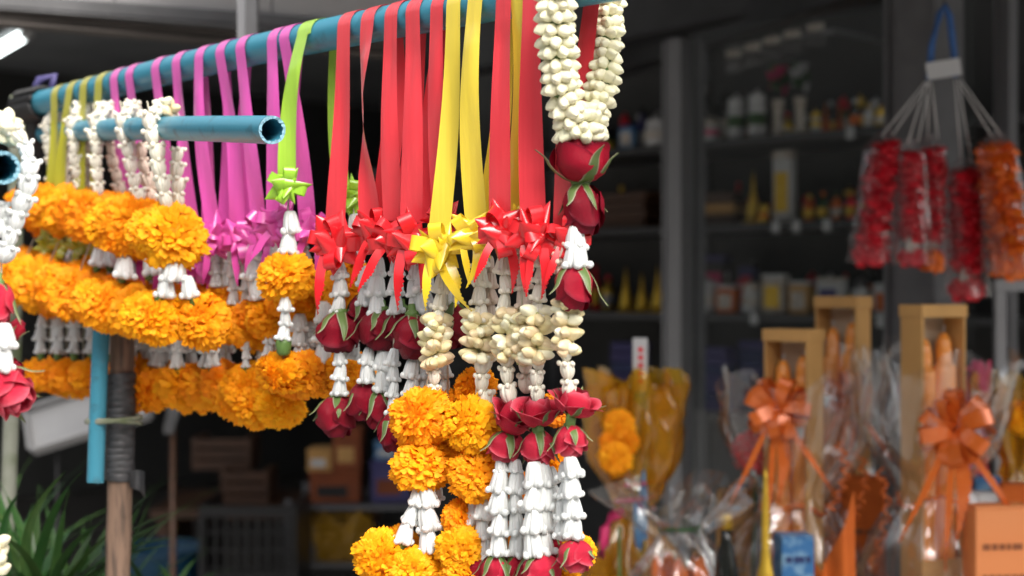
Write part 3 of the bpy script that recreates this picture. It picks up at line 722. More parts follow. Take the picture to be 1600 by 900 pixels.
# ---------------------------------------------------------------- garlands
class Garland:
    def __init__(s, name, label, cat, loc, group, d):
        s.o = loc.copy(); s.d = d; s.t = thing(name, label, cat, loc, group); s.r = random.Random(hash(label) % 9973 if False else sum(map(ord, label)))
    def w(s, p): return p - s.o
    def crown(s, px, py, h, up=False, m='crown', tilt=0, dy=0, wf=1.0):
        tilt += s.r.uniform(-.17,.17); h *= s.r.uniform(.92,1.08); wf *= s.r.uniform(.90,1.10)
        """one crown flower centred at px,py, h picture units tall; up: the knobs point up"""
        d = s.d+dy; k = d/F; H = h*k*1.10; c = s.w(P(px, py, d)); r = s.r
        dirv = Vector((math.sin(tilt), r.uniform(-.08,.08), -math.cos(tilt)))
        if up: dirv = -dirv
        rot = axis_rot(dirv, r.uniform(0, 6.28))
        link('crown_flower', CR[m, up][r.randrange(8)], s.t, TRS(c - dirv*H*.5, rot, (H*.93*wf, H*.93*wf, H)))
    def strand(s, x0, y0, x1, y1, n, up=False, m='crown', dy=0, wf=1.0):
        h = math.hypot(x1-x0, y1-y0)/n; tl = math.atan2(x1-x0, y1-y0)
        for i in range(n):
            k = (i+.5)/n; s.crown(x0+(x1-x0)*k+s.r.uniform(-1.2,1.2), y0+(y1-y0)*k, h, up, m, tl*1.0, dy, wf)
    def mari(s, px, py, w, h=None, c='o', dy=0, tilt=None, fine=True):
        d = s.d+dy; k = d/F; h = h or w*.82; r = s.r
        rot = Euler((r.uniform(.7,2.1), r.uniform(-.7,.7), r.uniform(-.8,.8))) if tilt is None else tilt
        me = (MG if fine else MGF)[c]; me = me[r.randrange(len(me))]
        o = link('marigold', me, s.t, TRS(s.w(P(px, py, d)), None, (w*k*.46, w*k*.44, h*k*.46)) @ rot.to_matrix().to_4x4())
        return o
    def calyx(s, px, py, h, dy=0):
        k = (s.d+dy)/F; link('calyx', cached('mcal', mcalyx_mesh), s.t, TRS(s.w(P(px, py+h*.5, s.d+dy)), None, (h*k*1.0, h*k*1.0, h*k)))
    def rose(s, px, py, w, h, dirv=(0,0,-1), m='rose', dy=0, openness=0, sep=1, spin=None):
        d = s.d+dy; k = d/F; r = s.r; dirv = Vector(dirv).normalized()
        spin = r.uniform(0, 6.28) if spin is None else spin
        rot = axis_rot(dirv, spin); H = h*k; Wd = w*k/.88
        o = link('rose', cached(('core', m), lambda: core_mesh(M[m])), s.t, TRS(s.w(P(px, py, d)) - dirv*H*.5, rot, (Wd, Wd, H)))
        for i in range(3): link('petal', cached(('pet', m, 0, i), lambda: petal_mesh(M[m], 0, i)), o, Matrix.Rotation(i*2.1+.3, 4, 'Z'))
        for i in range(3): link('petal', cached(('pet', m, 1, i), lambda: petal_mesh(M[m], 1, i)), o, Matrix.Rotation(i*2.1+1.3, 4, 'Z'))
        ok = 3 if openness else 2
        for i in range(4):
            sd_ = r.randrange(6); link('petal', cached(('pet', m, ok, sd_), lambda: petal_mesh(M[m], ok, sd_)), o, Matrix.Rotation(i*1.57+r.uniform(-.3,.3), 4, 'Z') @ Matrix.Rotation(r.uniform(-.02,.12), 4, 'Y') @ Matrix.Diagonal((r.uniform(.95,1.06), r.uniform(.9,1.1), r.uniform(.88,1.06), 1)))
        for i in range(5):
            sk = min(2, max(0, sep+r.choice((-1, 0, 0, 1)))); link('sepal', cached(('sep', sk), lambda: sepal_mesh(sk)), o, Matrix.Rotation(i*1.257+r.uniform(.2,.8), 4, 'Z') @ Matrix.Rotation(r.uniform(-.05,.12), 4, 'X') @ Matrix.Diagonal((1, r.uniform(.7,1.15), r.uniform(.8,1.2), 1)))
        link('calyx', cached('cal', calyx_mesh), o)
        return o
    def buds(s, pts, r_out, n, m='jasmine', length=.015, fat=1.0, tilt=.25, wild=.15):
        """rings of jasmine buds set round a path of world points"""
        N = len(pts)
        for i, p in enumerate(pts):
            tn = (pts[min(i+1, N-1)]-pts[max(i-1, 0)]).normalized()
            a = tn.orthogonal().normalized(); a = (Vector((1,0,0)) - tn*tn.x).normalized(); b = tn.cross(a)
            for k in range(n):
                q = 2*math.pi*(k+.5*(i % 2))/n + s.r.uniform(-.13,.13)
                rad = a*math.cos(q)+b*math.sin(q)
                dv = (rad - tn*(tilt+s.r.uniform(-wild,wild)) + (a*-math.sin(q)+b*math.cos(q))*s.r.uniform(-wild*1.7,wild*1.7)).normalized()
                L = length*s.r.uniform(.88,1.1); mm = m if m == 'jasmine' or s.r.random() < .80 else 'jasmine'
                link('jasmine_bud', BUD[mm][s.r.randrange(3)], s.t, TRS(s.w(p)+rad*(r_out-L*.95+s.r.uniform(-.0015,.0012))+tn*s.r.uniform(-1,1)*(.0019 if wild < .25 else .0038), axis_rot(dv, s.r.uniform(0,6)), (L*fat, L*fat, L)))
    def thread(s, pts, dy=0, r=.0009):
        link('thread', B().tube([s.w(P(x, y, s.d+dy)) for x, y in pts], r, 5).m('thread', M['thread']), s.t)
    def bow(s, px, py, size, m, dy=-.016, tails=2, n=8, lean=0.0, bias=0.0):
        m = 'b'+m[1:]; mt = M[m]; c = s.w(P(px, py, s.d+dy)); sz = size*s.d/F*.5; r = s.r
        # bow frame: X right, Y toward the camera, Z up
        base = Matrix.Translation(c) @ Matrix.Rotation(lean, 4, 'Y') @ Matrix.Diagonal((sz, sz, sz, 1))
        o = link('bow', cached(('rl', m), lambda: round_loop_mesh(mt)), s.t, base @ TRS((0,-.15,0), Euler((1.2, .9, .3)), .55))
        inv = o.matrix_basis.inverted()
        def put(name, me, az, el, ln, roll, off=0):
            dv = Vector((math.cos(el)*math.cos(az), -math.sin(el), math.cos(el)*math.sin(az)))
            x = dv; y = Vector((0,-1,0)).cross(x).normalized() if abs(dv.y) < .95 else Vector((1,0,0)); z = x.cross(y)
            Rm = Matrix((x, y, z)).transposed().to_4x4() @ Matrix.Rotation(roll, 4, 'X')
            link(name, me, o, inv @ base @ Matrix.Translation(dv*.06 + Vector((0,-off,0))) @ Rm @ Matrix.Diagonal((ln, ln, ln, 1)))
        for i in range(n-2):
            put('bow_loop', cached(('cone', m, i % 4), lambda: cone_mesh(mt, i % 4)), bias+2*math.pi*i/(n-2)+r.uniform(-.25,.25), r.uniform(-.1,.4), r.uniform(.72,1.0), r.uniform(-1.3,1.3))
        for i in range(3):
            put('bow_loop', cached(('cone', m, (i+1) % 4), lambda: cone_mesh(mt, (i+1) % 4)), bias+.4+2*math.pi*i/3+r.uniform(-.3,.3), r.uniform(.55,.9), r.uniform(.6,.78), r.uniform(-.8,.8), .08)
        for q in range(4): put('bow_loop', cached(('rl', m), lambda: round_loop_mesh(mt)), bias+2.6+q*1.7, .15+.3*(q % 2), r.uniform(.80,1.0), r.uniform(-.5,.9), .06)
        for i in range(tails):
            v = i % 3; ln = r.uniform(.80,1.12); a = (.40, -.35, .05)[i % 3]+r.uniform(-.4,.4)
            link('bow_tail', cached(('tail', m, v), lambda: tail_mesh(mt, v)), o, inv @ base @ Matrix.Translation(((-.25, .22, 0)[i % 3], -.20-.05*i, -.30)) @ Matrix.Rotation(a, 4, 'Y') @ Matrix.Rotation(r.uniform(-.5,.5), 4, 'Z') @ Matrix.Diagonal((ln, ln, ln, 1)))
    def ribbon(s, c, bx, by, m, width=.026, twist=0.0, front=True, back=True, bspread=0.006, bdy=0.0):
        """a ribbon loop hung over the long pipe at picture place c, tied at bx,by"""
        t = t_of(c); C = main_pt(t); Bw = P(bx, by, C.y+bdy); rr = RM+.0012; r = s.r
        path = []; wv = []; a = -AXN            # a points right and toward the camera
        NS = 22
        Fp, Bp = C+FR*rr, C-FR*rr
        wb = (Vector((1, -.3+r.uniform(-.15,.15), 0))).normalized()
        bowf = Bw + FR*bspread; bowb = Bw - FR*bspread
        wig = r.uniform(-.006,.006); ph = r.uniform(0,6)
        if front:
            for i in range(NS):
                k = i/NS; kk = k*k*(3-2*k)
                p = bowf.lerp(Fp, k) + Vector((wig*math.sin(k*math.pi), -.006*math.sin(k*math.pi)*(1+.6*math.sin(k*5+ph)), 0))
                wd = wb.lerp(a, kk).normalized(); p = p + FR*.006*(1-k)*k*4*0
                if twist: wd = Matrix.Rotation(twist*math.sin(k*math.pi)**2, 3, 'Z') @ wd
                path.append(p); wv.append(wd)
        for i in range(13):
            q = math.pi*i/12; path.append(C + FR*rr*math.cos(q) + Vector((0,0,rr*math.sin(q)))); wv.append(a)
        if back:
            for i in range(1, NS+1):
                k = i/NS; kk = k*k*(3-2*k)
                p = Bp.lerp(bowb, k) + Vector((-wig*math.sin(k*math.pi), .003*math.sin(k*math.pi+ph), 0))
                wd = a.lerp(wb, kk).normalized()
                if twist: wd = Matrix.Rotation(-twist*.8*math.sin(k*math.pi)**2, 3, 'Z') @ wd
                path.append(p); wv.append(wd)
        g = B(); nn = len(path)
        for i, (p, wd) in enumerate(zip(path, wv)):
            nrm = wd.cross(Vector((0,0,1)))
            for j in (-1, -.5, 0, .5, 1):
                g.v.append(s.w(p) + wd*(width*.5*j) + nrm*(.0022*(1-j*j)*math.sin(i*.23+ph) if abs(p.z-C.z) > .03 else 0))
        for i in range(nn-1):
            for j in range(4): g.f.append((i*5+j, i*5+j+1, i*5+j+6, i*5+j+5))
        link('ribbon', g.m('ribbon', M[m]), s.t)

def rg(name, label, c, group, bx, by):
    d = main_pt(t_of(c)).y
    return Garland(name, label, 'garland', P(bx, by, d), group, d)

GP = 'pink ribbon marigold garlands on the long pipe'
# olive ribbons, far left
for i, (c, bx, lab) in enumerate(((104, 78, 'leftmost'), (128, 104, 'second from left'), (150, 130, 'third from left'), (174, 160, 'rightmost'))):
    G = rg('ribbon_garland', 'olive ribbon marigold garland at the far end of the pipe, %s of four' % lab, c, 'olive ribbon garlands', bx, 382)
    G.ribbon(c, bx, 378, 'r_olv', .020, back=False); G.bow(bx, 384, 62, 'r_olv', tails=1, n=6)
    G.thread([(bx, 384), (bx, 600)])
    G.strand(bx, 405, bx, 455, 2); G.mari(bx, 470, 60, 46, 'd', fine=False)
    for dx in (-12, 10): G.strand(bx+dx, 492, bx+dx*1.2, 552, 3); G.calyx(bx+dx*1.2, 558, 12)
    for dx, dy_ in ((-22, 4), (20, 10)): G.mari(bx+dx, 583+dy_, 58, 52, 'd', dy=.01, fine=False)
pk = [  # c, bow, upper strand x, upper marigold, legs x, bottom marigolds, label
 (198, (208, 388), (208,), (205, 470), (205, 227), ((205, 590), (240, 598)), 'magenta ribbon garland behind the third marigold row, leftmost magenta'),
 (222, (238, 392), (238,), (240, 478), (246, 262), ((262, 602), (230, 610)), 'magenta ribbon garland, second magenta from the left'),
 (263, (280, 392), (280,), (282, 480), (278, 297), ((285, 606), (318, 604)), 'magenta ribbon garland hanging behind the front marigold cluster'),
 (296, (318, 408), (312, 330), (330, 490), (320, 334), ((330, 606), (356, 612)), 'magenta ribbon garland with low hanging bow right of the marigold row'),
 (332, (342, 372), (336, 352), (350, 478), (331, 353), ((355, 600), (372, 622)), 'magenta ribbon garland with bow just under the short pipe end'),
 (365, (379, 374), (383, 362), (392, 512), (383, 404), ((385, 600), (402, 632)), 'magenta ribbon garland, centre of the magenta bows'),
 (397, (412, 360), (396, 424), (424, 498), (418, 436), ((437, 636), (450, 590)), 'magenta ribbon garland carrying the lowest marigold'),
 (447, (436, 348), (437,), (470, 470), (466, 483), ((470, 590), (508, 584)), 'magenta ribbon garland half hidden behind the lime bow'),
 (466, (488, 357), (475, 498), (522, 450), (505, 520), ((515, 580), (548, 584)), 'magenta ribbon garland, rightmost magenta, next to the red ribbons')]
for i, (c, bw, us, um, lg, bm, lab) in enumerate(pk):
    G = rg('ribbon_garland', lab, c, GP, *bw); far = i < 4
    G.ribbon(c, bw[0], bw[1]-6, 'r_pink', .0195, back=i in (3, 4, 5, 7)); G.bow(bw[0], bw[1], 88, 'r_pink', tails=2, n=7, bias=i*.7)
    G.thread([(bw[0], bw[1]), (um[0], um[1]), (bm[0][0], bm[0][1])])
    n = 4 if um[1] > 500 else 3
    for x in us: G.strand(x, bw[1]+18, x+(um[0]-x)*.1, um[1]-30 if um[1] < 500 else um[1]-36, n, dy=.004)
    G.mari(um[0], um[1], 86, 68, 'o' if i > 3 else 'd', dy=.012, fine=i > 4)
    G.mari(um[0]-30, um[1]-6, 62, 56, 'd', dy=.035, fine=False)
    for j, x in enumerate(lg): G.strand(x+3, um[1]+22, x, 566 if i > 6 else 574, 3, dy=-.006+.02*j); G.calyx(x, 578 if i < 7 else 566, 12, dy=-.006+.02*j)
    for j, (x, y) in enumerate(bm): G.mari(x, y, 84, 62, 'o' if (i > 4 and y > 590) else 'd', dy=.012*(j == 0)-.008, fine=i > 4)

# lime green
G = rg('ribbon_garland', 'lime ribbon garland with lime bow above one round marigold', 495, 'lime ribbon garlands', 450, 290)
G.ribbon(495, 456, 282, 'r_grn', .021, back=False); G.bow(450, 292, 80, 'r_grn', tails=0, n=7, dy=-.012)
G.thread([(451, 292), (447, 432), (443, 560)])
G.strand(453, 332, 452, 398, 2); G.mari(447, 432, 92, 80, 'o')
G.strand(448, 464, 444, 532, 3, dy=-.008); G.calyx(443, 543, 26, dy=-.008); G.mari(440, 582, 92, 62, 'd', dy=.012); G.mari(482, 585, 84, 60, 'd', dy=.02)
G = rg('ribbon_garland', 'lime ribbon garland mostly hidden behind the first red ribbon', 530, 'lime ribbon garlands', 552, 308)
G.ribbon(500, 528, 304, 'r_grn', .020, front=False); G.bow(552, 308, 74, 'r_grn', tails=0, n=6, dy=.004)
G.thread([(552, 308), (556, 460)]); G.strand(556, 336, 556, 412, 3); G.mari(545, 446, 84, 76, 'd', dy=.01); G.mari(552, 583, 40, 44, 'o', dy=.02)
G.strand(552, 480, 552, 560, 3)

# red ribbons with rose buds
GR = 'red ribbon rose garlands in the middle of the pipe'
G = rg('ribbon_garland', 'red ribbon rose garland, leftmost red, with two hanging crimson roses', 560, GR, 527, 378)
G.ribbon(560, 531, 352, 'r_red', .0225, back=False); G.bow(525, 380, 112, 'r_red', tails=1, bias=.3)
G.thread([(530, 380), (531, 650)])
G.strand(531, 408, 530, 492, 3); G.rose(531, 519, 66, 66, m='rose_dark', sep=1)
G.strand(532, 546, 531, 618, 3, dy=-.004); G.rose(527, 651, 60, 66, m='rose_dark', sep=1)
G = rg('ribbon_garland', 'red ribbon rose garland on a twisted ribbon, second red from the left', 597, GR, 590, 365)
G.ribbon(597, 586, 345, 'r_red', .022, twist=-.95); G.bow(590, 362, 98, 'r_red', tails=2, bias=.1)
G.thread([(590, 365), (590, 655)])
G.strand(588, 402, 590, 492, 3); G.strand(572, 416, 570, 480, 2, dy=.02); G.rose(597, 516, 66, 66, m='rose_dark', sep=2); G.rose(568, 484, 44, 52, m='rose_dark', dy=.03)
G.strand(574, 544, 574, 598, 2); G.strand(597, 548, 597, 612, 2, dy=-.004)
G.rose(570, 628, 46, 62, m='rose_dark', sep=1, dy=.01); G.rose(590, 642, 40, 60, m='rose_dark', sep=2)
G = rg('ribbon_garland', 'red ribbon rose garland, third red, between twisted and wide red ribbons', 634, GR, 618, 372)
G.ribbon(634, 622, 345, 'r_red', .0205); G.bow(612, 372, 92, 'r_red', tails=2, bias=.8)
G.thread([(618, 372), (613, 680)])
G.strand(618, 404, 619, 490, 3); G.rose(628, 510, 56, 60, m='rose_dark', dy=.014)
G.strand(614, 546, 615, 648, 4); G.rose(612, 676, 42, 62, m='rose_dark', sep=2)
G = rg('ribbon_garland', 'red ribbon rose garland on the wide red ribbon left of the yellow bow', 668, GR, 648, 372)
G.ribbon(668, 650, 348, 'r_red', .022); G.bow(645, 375, 108, 'r_red', tails=2, bias=.5)
G.thread([(650, 372), (655, 640)])
G.strand(649, 412, 648, 490, 3, dy=.005); G.strand(664, 420, 661, 492, 2); G.rose(648, 526, 66, 72, dirv=(.1,0,-1), m='rose_dark', sep=1, dy=-.002)
G.strand(645, 562, 645, 622, 2); G.strand(662, 562, 664, 622, 2, dy=.006); G.rose(652, 650, 50, 56, m='rose_dark')
G = rg('ribbon_garland', 'red ribbon rose garland hidden behind the left yellow ribbon', 706, GR, 698, 345)
G.ribbon(706, 697, 326, 'r_red', .019, back=False, bdy=.02); G.bow(694, 342, 80, 'r_red', tails=1, dy=.01)
G.thread([(698, 345), (700, 640)]); G.strand(698, 384, 701, 476, 3, dy=.01)
G.rose(704, 508, 60, 74, m='rose_dark', dy=.012); G.strand(694, 545, 696, 615, 3, dy=.01); G.rose(696, 648, 46, 60, m='rose_dark', dy=.02)

# yellow ribbons with marigolds
def jring(G, px, py, wpx, rows, m='jasmine_old', n=9):
    k = G.d/F; c0 = P(px, py, G.d)
    pts = [c0 + Vector((0, 0, (i-(rows-1)/2)*-.0118)) for i in range(rows)]
    G.buds(pts, wpx*k*.5, n, m, .0172, .84, .06, .30)
GY = 'yellow ribbon garlands'
G = rg('ribbon_garland', 'yellow ribbon garland with big front yellow bow, jasmine ring and marigolds', 732, GY, 690, 388)
G.ribbon(732, 694, 362, 'r_yel', .0205, back=False); G.bow(688, 388, 112, 'r_yel', tails=3, bias=.35)
G.thread([(690, 388), (680, 535), (657, 650)])
G.strand(700, 408, 690, 432, 1, m='crown_ivory'); G.strand(692, 430, 683, 512, 3, m='crown_ivory'); jring(G, 680, 533, 56, 4)
G.strand(681, 556, 677, 624, 3, True, 'crown_ivory')
G.mari(658, 653, 108, 90); G.mari(690, 640, 76, 74, 'd', dy=.03); G.mari(662, 729, 106, 76); G.mari(690, 716, 70, 66, 'd', dy=.035)
G.strand(655, 762, 629, 848, 3, dy=-.006); G.strand(665, 760, 671, 864, 3, dy=-.010); G.strand(682, 758, 684, 782, 1, dy=.02); G.crown(672, 768, 24, dy=-.004)
G.calyx(625, 853, 24, dy=-.004); G.calyx(669, 868, 20, dy=-.004)
G.mari(592, 868, 82, 84, dy=-.004); G.mari(642, 893, 90, 66, dy=-.012); G.mari(624, 850, 66, 60, 'd', dy=.03); G.mari(690, 896, 72, 66, dy=-.006); G.mari(662, 920, 90, 60)
G = rg('ribbon_garland', 'yellow ribbon garland right of the big yellow bow, with jasmine ring over marigolds', 766, GY, 738, 362)
G.ribbon(766, 752, 345, 'r_yel', .021); G.bow(736, 366, 94, 'r_yel', tails=2, bias=.9, n=6)
G.thread([(745, 362), (748, 530), (740, 700)])
G.strand(748, 390, 750, 504, 4, m='crown_ivory'); G.strand(765, 400, 768, 500, 4, m='crown_beige', dy=.012); jring(G, 747, 528, 58, 4)
G.strand(753, 556, 756, 640, 3, True, 'crown_ivory')
G.mari(738, 664, 92, 92, dy=-.004); G.mari(742, 606, 76, 56, 'd', dy=.04); G.mari(742, 744, 88, 76, dy=-.004); G.mari(770, 690, 60, 60, 'd', dy=.03)
G.strand(741, 780, 745, 820, 1, dy=.01); G.strand(754, 780, 756, 876, 3, dy=-.002); G.strand(770, 780, 770, 876, 3, m='crown_ivory', dy=.02)
G.mari(722, 812, 66, 70, 'd', dy=.012); G.mari(718, 858, 74, 78, dy=-.002); G.mari(725, 900, 76, 60)
G.rose(746, 894, 40, 56, m='rose', dy=-.002, sep=1)
G = rg('ribbon_garland', 'yellow ribbon garland squeezed between two red ribbons', 833, GY, 814, 340)
G.ribbon(833, 809, 334, 'r_yel', .020, back=False, bdy=.03); G.bow(812, 345, 60, 'r_yel', tails=0, n=5, dy=.008)
G.thread([(814, 340), (816, 560)]); G.strand(816, 372, 818, 480, 4, m='crown_beige', dy=.006); jring(G, 818, 528, 46, 4); G.strand(820, 556, 822, 614, 2, True, 'crown_beige', dy=.01)
G.mari(868, 640, 60, 56, 'd', dy=.06); G.mari(866, 720, 56, 60, 'o', dy=.06); G.mari(800, 760, 60, 60, 'd', dy=.06)
G.mari(815, 850, 80, 74, 'd', dy=.06)

# red ribbons at the front, each with a pair of roses
GF = 'front red ribbon garlands with paired roses'
def tassel(G, x, y0, y1, n, dx=0, dy=0, m='crown', wf=1.0): G.strand(x, y0, x+dx, y1, n, False, m, dy, wf)
G = rg('ribbon_garland', 'front red ribbon garland just right of the yellow bows, leftmost paired roses', 811, GF, 786, 362)
G.ribbon(811, 789, 345, 'r_red', .0205, back=False); G.bow(784, 362, 104, 'r_red', tails=2, bias=.6)
G.thread([(788, 365), (795, 560), (792, 880)])
G.strand(787, 400, 791, 488, 3, m='crown_ivory'); jring(G, 794, 524, 60, 4)
G.strand(790, 544, 795, 630, 3, True, 'crown_ivory')
G.rose(803, 650, 54, 56, (.45, -.35, 1), 'rose_pink', openness=1, sep=2); G.rose(791, 698, 54, 50, (-.1, -.1, -1), 'rose_pink', sep=2)
for dx in (-1, 1): tassel(G, 793+dx*11, 718, 738, 1, dx*1, -.004, wf=1.3)
tassel(G, 782, 736, 868, 4, -3, -.006); tassel(G, 806, 736, 868, 4, 2, -.004)
G.rose(776, 893, 46, 56, m='rose_pink', dy=-.004, sep=2); G.rose(806, 895, 42, 56, m='rose', dy=-.002, sep=2)
G = rg('ribbon_garland', 'front red ribbon garland with wide bow, middle paired roses and triple tassel', 855, GF, 837, 365)
G.ribbon(855, 841, 345, 'r_red', .023, back=False); G.bow(835, 366, 112, 'r_red', tails=3, bias=.15)
G.thread([(838, 365), (840, 560), (842, 880)])
G.strand(846, 388, 839, 500, 4, m='crown_ivory'); jring(G, 838, 524, 58, 4)
G.strand(842, 552, 839, 630, 3, True, 'crown_ivory')
G.rose(840, 643, 52, 48, (0, -.25, 1), 'rose_pink', openness=1, sep=2); G.rose(842, 702, 48, 60, (0, -.15, -1), 'rose_pink', sep=2)
link('stem', B().tube([G.w(P(840, 656, G.d-.002)), G.w(P(841, 690, G.d-.002))], .0052, 10).m('stem', M['stem']), G.t)
for x, dx, dy in ((836, -2, -.010), (850, 2, -.004), (860, 8, .01)): tassel(G, x, 724 if dx < 4 else 730, 868 if dx < 4 else 836, 4, dx, dy)
G.rose(846, 893, 58, 56, m='rose_pink', dy=-.008, sep=2); G.rose(867, 855, 32, 44, m='rose', dy=.02, sep=1); G.rose(824, 897, 36, 50, m='rose', dy=.01)
G = rg('ribbon_garland', 'front red ribbon garland behind the thick jasmine garland, rightmost paired roses', 903, GF, 886, 385)
G.ribbon(903, 886, 372, 'r_red', .020, bspread=.004, bdy=.02); G.bow(890, 372, 96, 'r_red', tails=2, bias=.2, dy=.004, n=7)
G.thread([(887, 385), (888, 540), (895, 860)])
G.strand(876, 372, 884, 488, 4, m='crown_beige', dy=.004); jring(G, 887, 511, 52, 4)
G.strand(885, 536, 890, 622, 3, True, 'crown_ivory')
G.rose(899, 629, 55, 44, (.30, -.2, 1), 'rose_pink', openness=1, sep=2); G.rose(892, 689, 50, 52, (.1, -.15, -1), 'rose_pink', sep=2)
link('stem', B().tube([G.w(P(893, 646, G.d-.002)), G.w(P(890, 672, G.d-.002))], .0046, 10).m('stem', M['stem']), G.t)
tassel(G, 893, 714, 842, 4, 3, -.004, wf=1.1); tassel(G, 884, 722, 842, 4, -6, .012); G.rose(901, 869, 50, 52, (.05, -.1, -1), 'rose_pink', sep=2, dy=-.004); G.mari(905, 860, 52, 60, 'o', dy=.03); G.mari(880, 905, 60, 40, 'o', dy=.03)

# ---------------------------------------------------------------- thick jasmine garland with roses
d = main_pt(t_of(905)).y
G = Garland('jasmine_garland', 'thick cream jasmine garland looped over the pipe with three crimson roses below', 'garland', P(905, 215, d), None, d)
C = main_pt(t_of(908)); k = d/F
left = [(866, -14), (867, 6), (868, 27), (868, 48), (870, 69), (872, 90), (873, 111), (876, 132), (882, 152), (888, 172), (896, 190), (899, 207)]
right = [(950, 2), (949, 22), (948, 42), (946, 62), (946, 82), (944, 103), (942, 124), (938, 145), (931, 164), (925, 182), (920, 198)]
lp = [P(x, y, d-.036+.0024*i) for i, (x, y) in enumerate(left)]
rp = [P(x, y, d+.030-.0022*i) for i, (x, y) in enumerate(right)]
def resample(ps, step):
    out = [ps[0]]; acc = 0.0
    for p, q in zip(ps, ps[1:]):
        L = (q-p).length; t_ = step-acc
        while t_ <= L: out.append(p.lerp(q, t_/L)); t_ += step
        acc = L-(t_-step)
    return out
lp = resample(lp, .0098); rp = resample(rp, .0098)
arc = [lp[0].lerp(rp[0], j/5)*1.0 + Vector((0, 0, .034*math.sin(j/5*math.pi))) for j in range(1, 5)]
G.buds(lp, 34*k, 8, 'jasmine', .0170, .90, -.22, .14); G.buds(rp, 31*k, 8, 'jasmine', .0165, .88, -.22, .14); G.buds(arc, 31*k, 7, 'jasmine', .0145, 1.0, .1)
G.buds([P(908, 178, d+.002), P(908, 190, d), P(908, 202, d-.002), P(908, 213, d-.002)], 44*k, 12, 'jasmine', .0175, .92, -.1, .2)
link('core', B().tube([G.w(p) for p in list(reversed(lp))+arc+rp], .0085, 10).m('core', M['sepal']), G.t)
G.rose(908, 247, 84, 78, (.02, -.12, 1), 'rose', openness=0, sep=2, spin=.4); G.rose(911, 328, 62, 84, (.06, -.05, -1), 'rose_dark', sep=1)
G.thread([(905, 205), (903, 290), (900, 460)])
G.crown(898, 372, 34, wf=1.1, dy=-.006); G.crown(902, 400, 36, wf=1.15, dy=-.008); G.crown(886, 398, 30, m='crown_beige', dy=.002); G.crown(884, 372, 26, m='crown_beige', dy=.004)
G.rose(898, 449, 60, 76, (.0, -.05, -1), 'rose', sep=2, dy=-.006)

# ---------------------------------------------------------------- crown flower garlands on the short pipe
GA = 'crown flower and marigold garlands on the short pipe'
sh = [  # left strand, right strand, upper marigold, legs, lower marigolds
 ((230, 158, 262, 326), (276, 230, 279, 326), (272, 370, 118, 92), ((258, 436), (296, 440)), ((246, 500, 96, 78), (318, 503, 98, 80)), 'nearest'),
 ((188, 158, 217, 318), (214, 225, 240, 318), (205, 353, 112, 96), ((195, 418), (237, 414)), ((172, 480, 92, 80), (212, 488, 90, 78)), 'second nearest'),
 ((146, 162, 156, 306), (172, 222, 190, 306), (156, 340, 104, 88), ((155, 402), (176, 400)), ((112, 458, 92, 80), (150, 470, 86, 78)), 'third nearest'),
 ((110, 166, 124, 300), (135, 220, 140, 300), (112, 330, 96, 84), ((122, 392), (140, 390)), ((62, 446, 88, 80), (95, 455, 80, 76)), 'fourth nearest'),
 ((74, 176, 84, 296), (98, 214, 100, 296), (72, 328, 86, 78), ((84, 390), (100, 388)), ((26, 438, 84, 78), (50, 446, 74, 70)), 'farthest')]
for i, (l, r_, um, lg, lm, lab) in enumerate(sh):
    cx = (l[0]+r_[0])/2+ (6 if i == 0 else 2); kk = sofpx(cx); c = spt(kk); d = c.y
    G = Garland('crown_garland', 'crown flower marigold garland on the short pipe, %s of the five' % lab, 'garland', P(um[0], um[1], d), GA, d)
    top = P(cx, 150, d)
    n = 6
    G.strand(l[0], l[1]+18, l[2], l[3], n, True, 'crown_ivory', dy=-.014, wf=1.05); G.strand(r_[0], r_[1], r_[2], r_[3], 4, True, 'crown_ivory' if i == 0 else 'crown_beige', dy=.016)
    py0 = 450-(c.z-CAMZ)*F/d
    for j in range(5):                                                # flowers lying over the pipe
        a = j/4; x = l[0]+4+(cx+16-l[0])*a; y = py0-16-math.sin(a*math.pi)*16+(6 if a > .5 else 0)
        G.crown(x, y, 24, True, 'crown_ivory', (a-.5)*1.8, dy=-.012+.03*a)
    if i == 0:
        G.buds([P(262, 170, d+.006), P(254, 166, d)], .014, 5, 'jasmine_old', .014)
    G.thread([(l[0], l[1]), (l[2], l[3]), (um[0], um[1]), (lm[0][0], lm[0][1])])
    G.mari(um[0], um[1], um[2], um[3], 'o' if i < 2 else 'd', dy=-.004); G.mari(um[0]-26, um[1]-8, um[2]*.7, um[3]*.85, 'd', dy=.03, fine=False)
    if i == 0:
        G.crown(275, 421, 34, wf=1.25, dy=-.012); G.crown(266, 420, 30, dy=-.004)
        G.strand(262, 432, 256, 466, 1, dy=-.012, wf=.95); G.strand(291, 432, 299, 466, 1, dy=-.012, wf=.95); G.calyx(320-70, 464, 20, dy=-.008); G.calyx(301, 470, 22, dy=-.008); G.calyx(277, 402, 14, dy=-.010)
    else:
        for x, y in lg: G.strand(x, y-18, x-2, y+16, 1, dy=-.006, m='crown'); G.calyx(x-4, y+18, 14, dy=-.006)
    for j, (x, y, w_, h_) in enumerate(lm): G.mari(x, y, w_, h_, 'o' if i < 2 else 'd', dy=-.010+.014*(j == 0))
    G.mari((lm[0][0]+lm[1][0])/2-4, (lm[0][1]+lm[1][1])/2-10, 86, 74, 'o' if i < 2 else 'd', dy=.012); G.mari(lm[0][0]-24, lm[0][1]-10, 74, 72, 'd' if i > 1 else 'o', dy=.02); G.mari(um[0]-34, um[1]-4, um[2]*.72, um[3]*.8, 'o' if i < 2 else 'd', dy=.014)
    G.mari(lm[0][0]+20, lm[0][1]-26, w_*.8, h_*.7, 'd', dy=.04, fine=False)

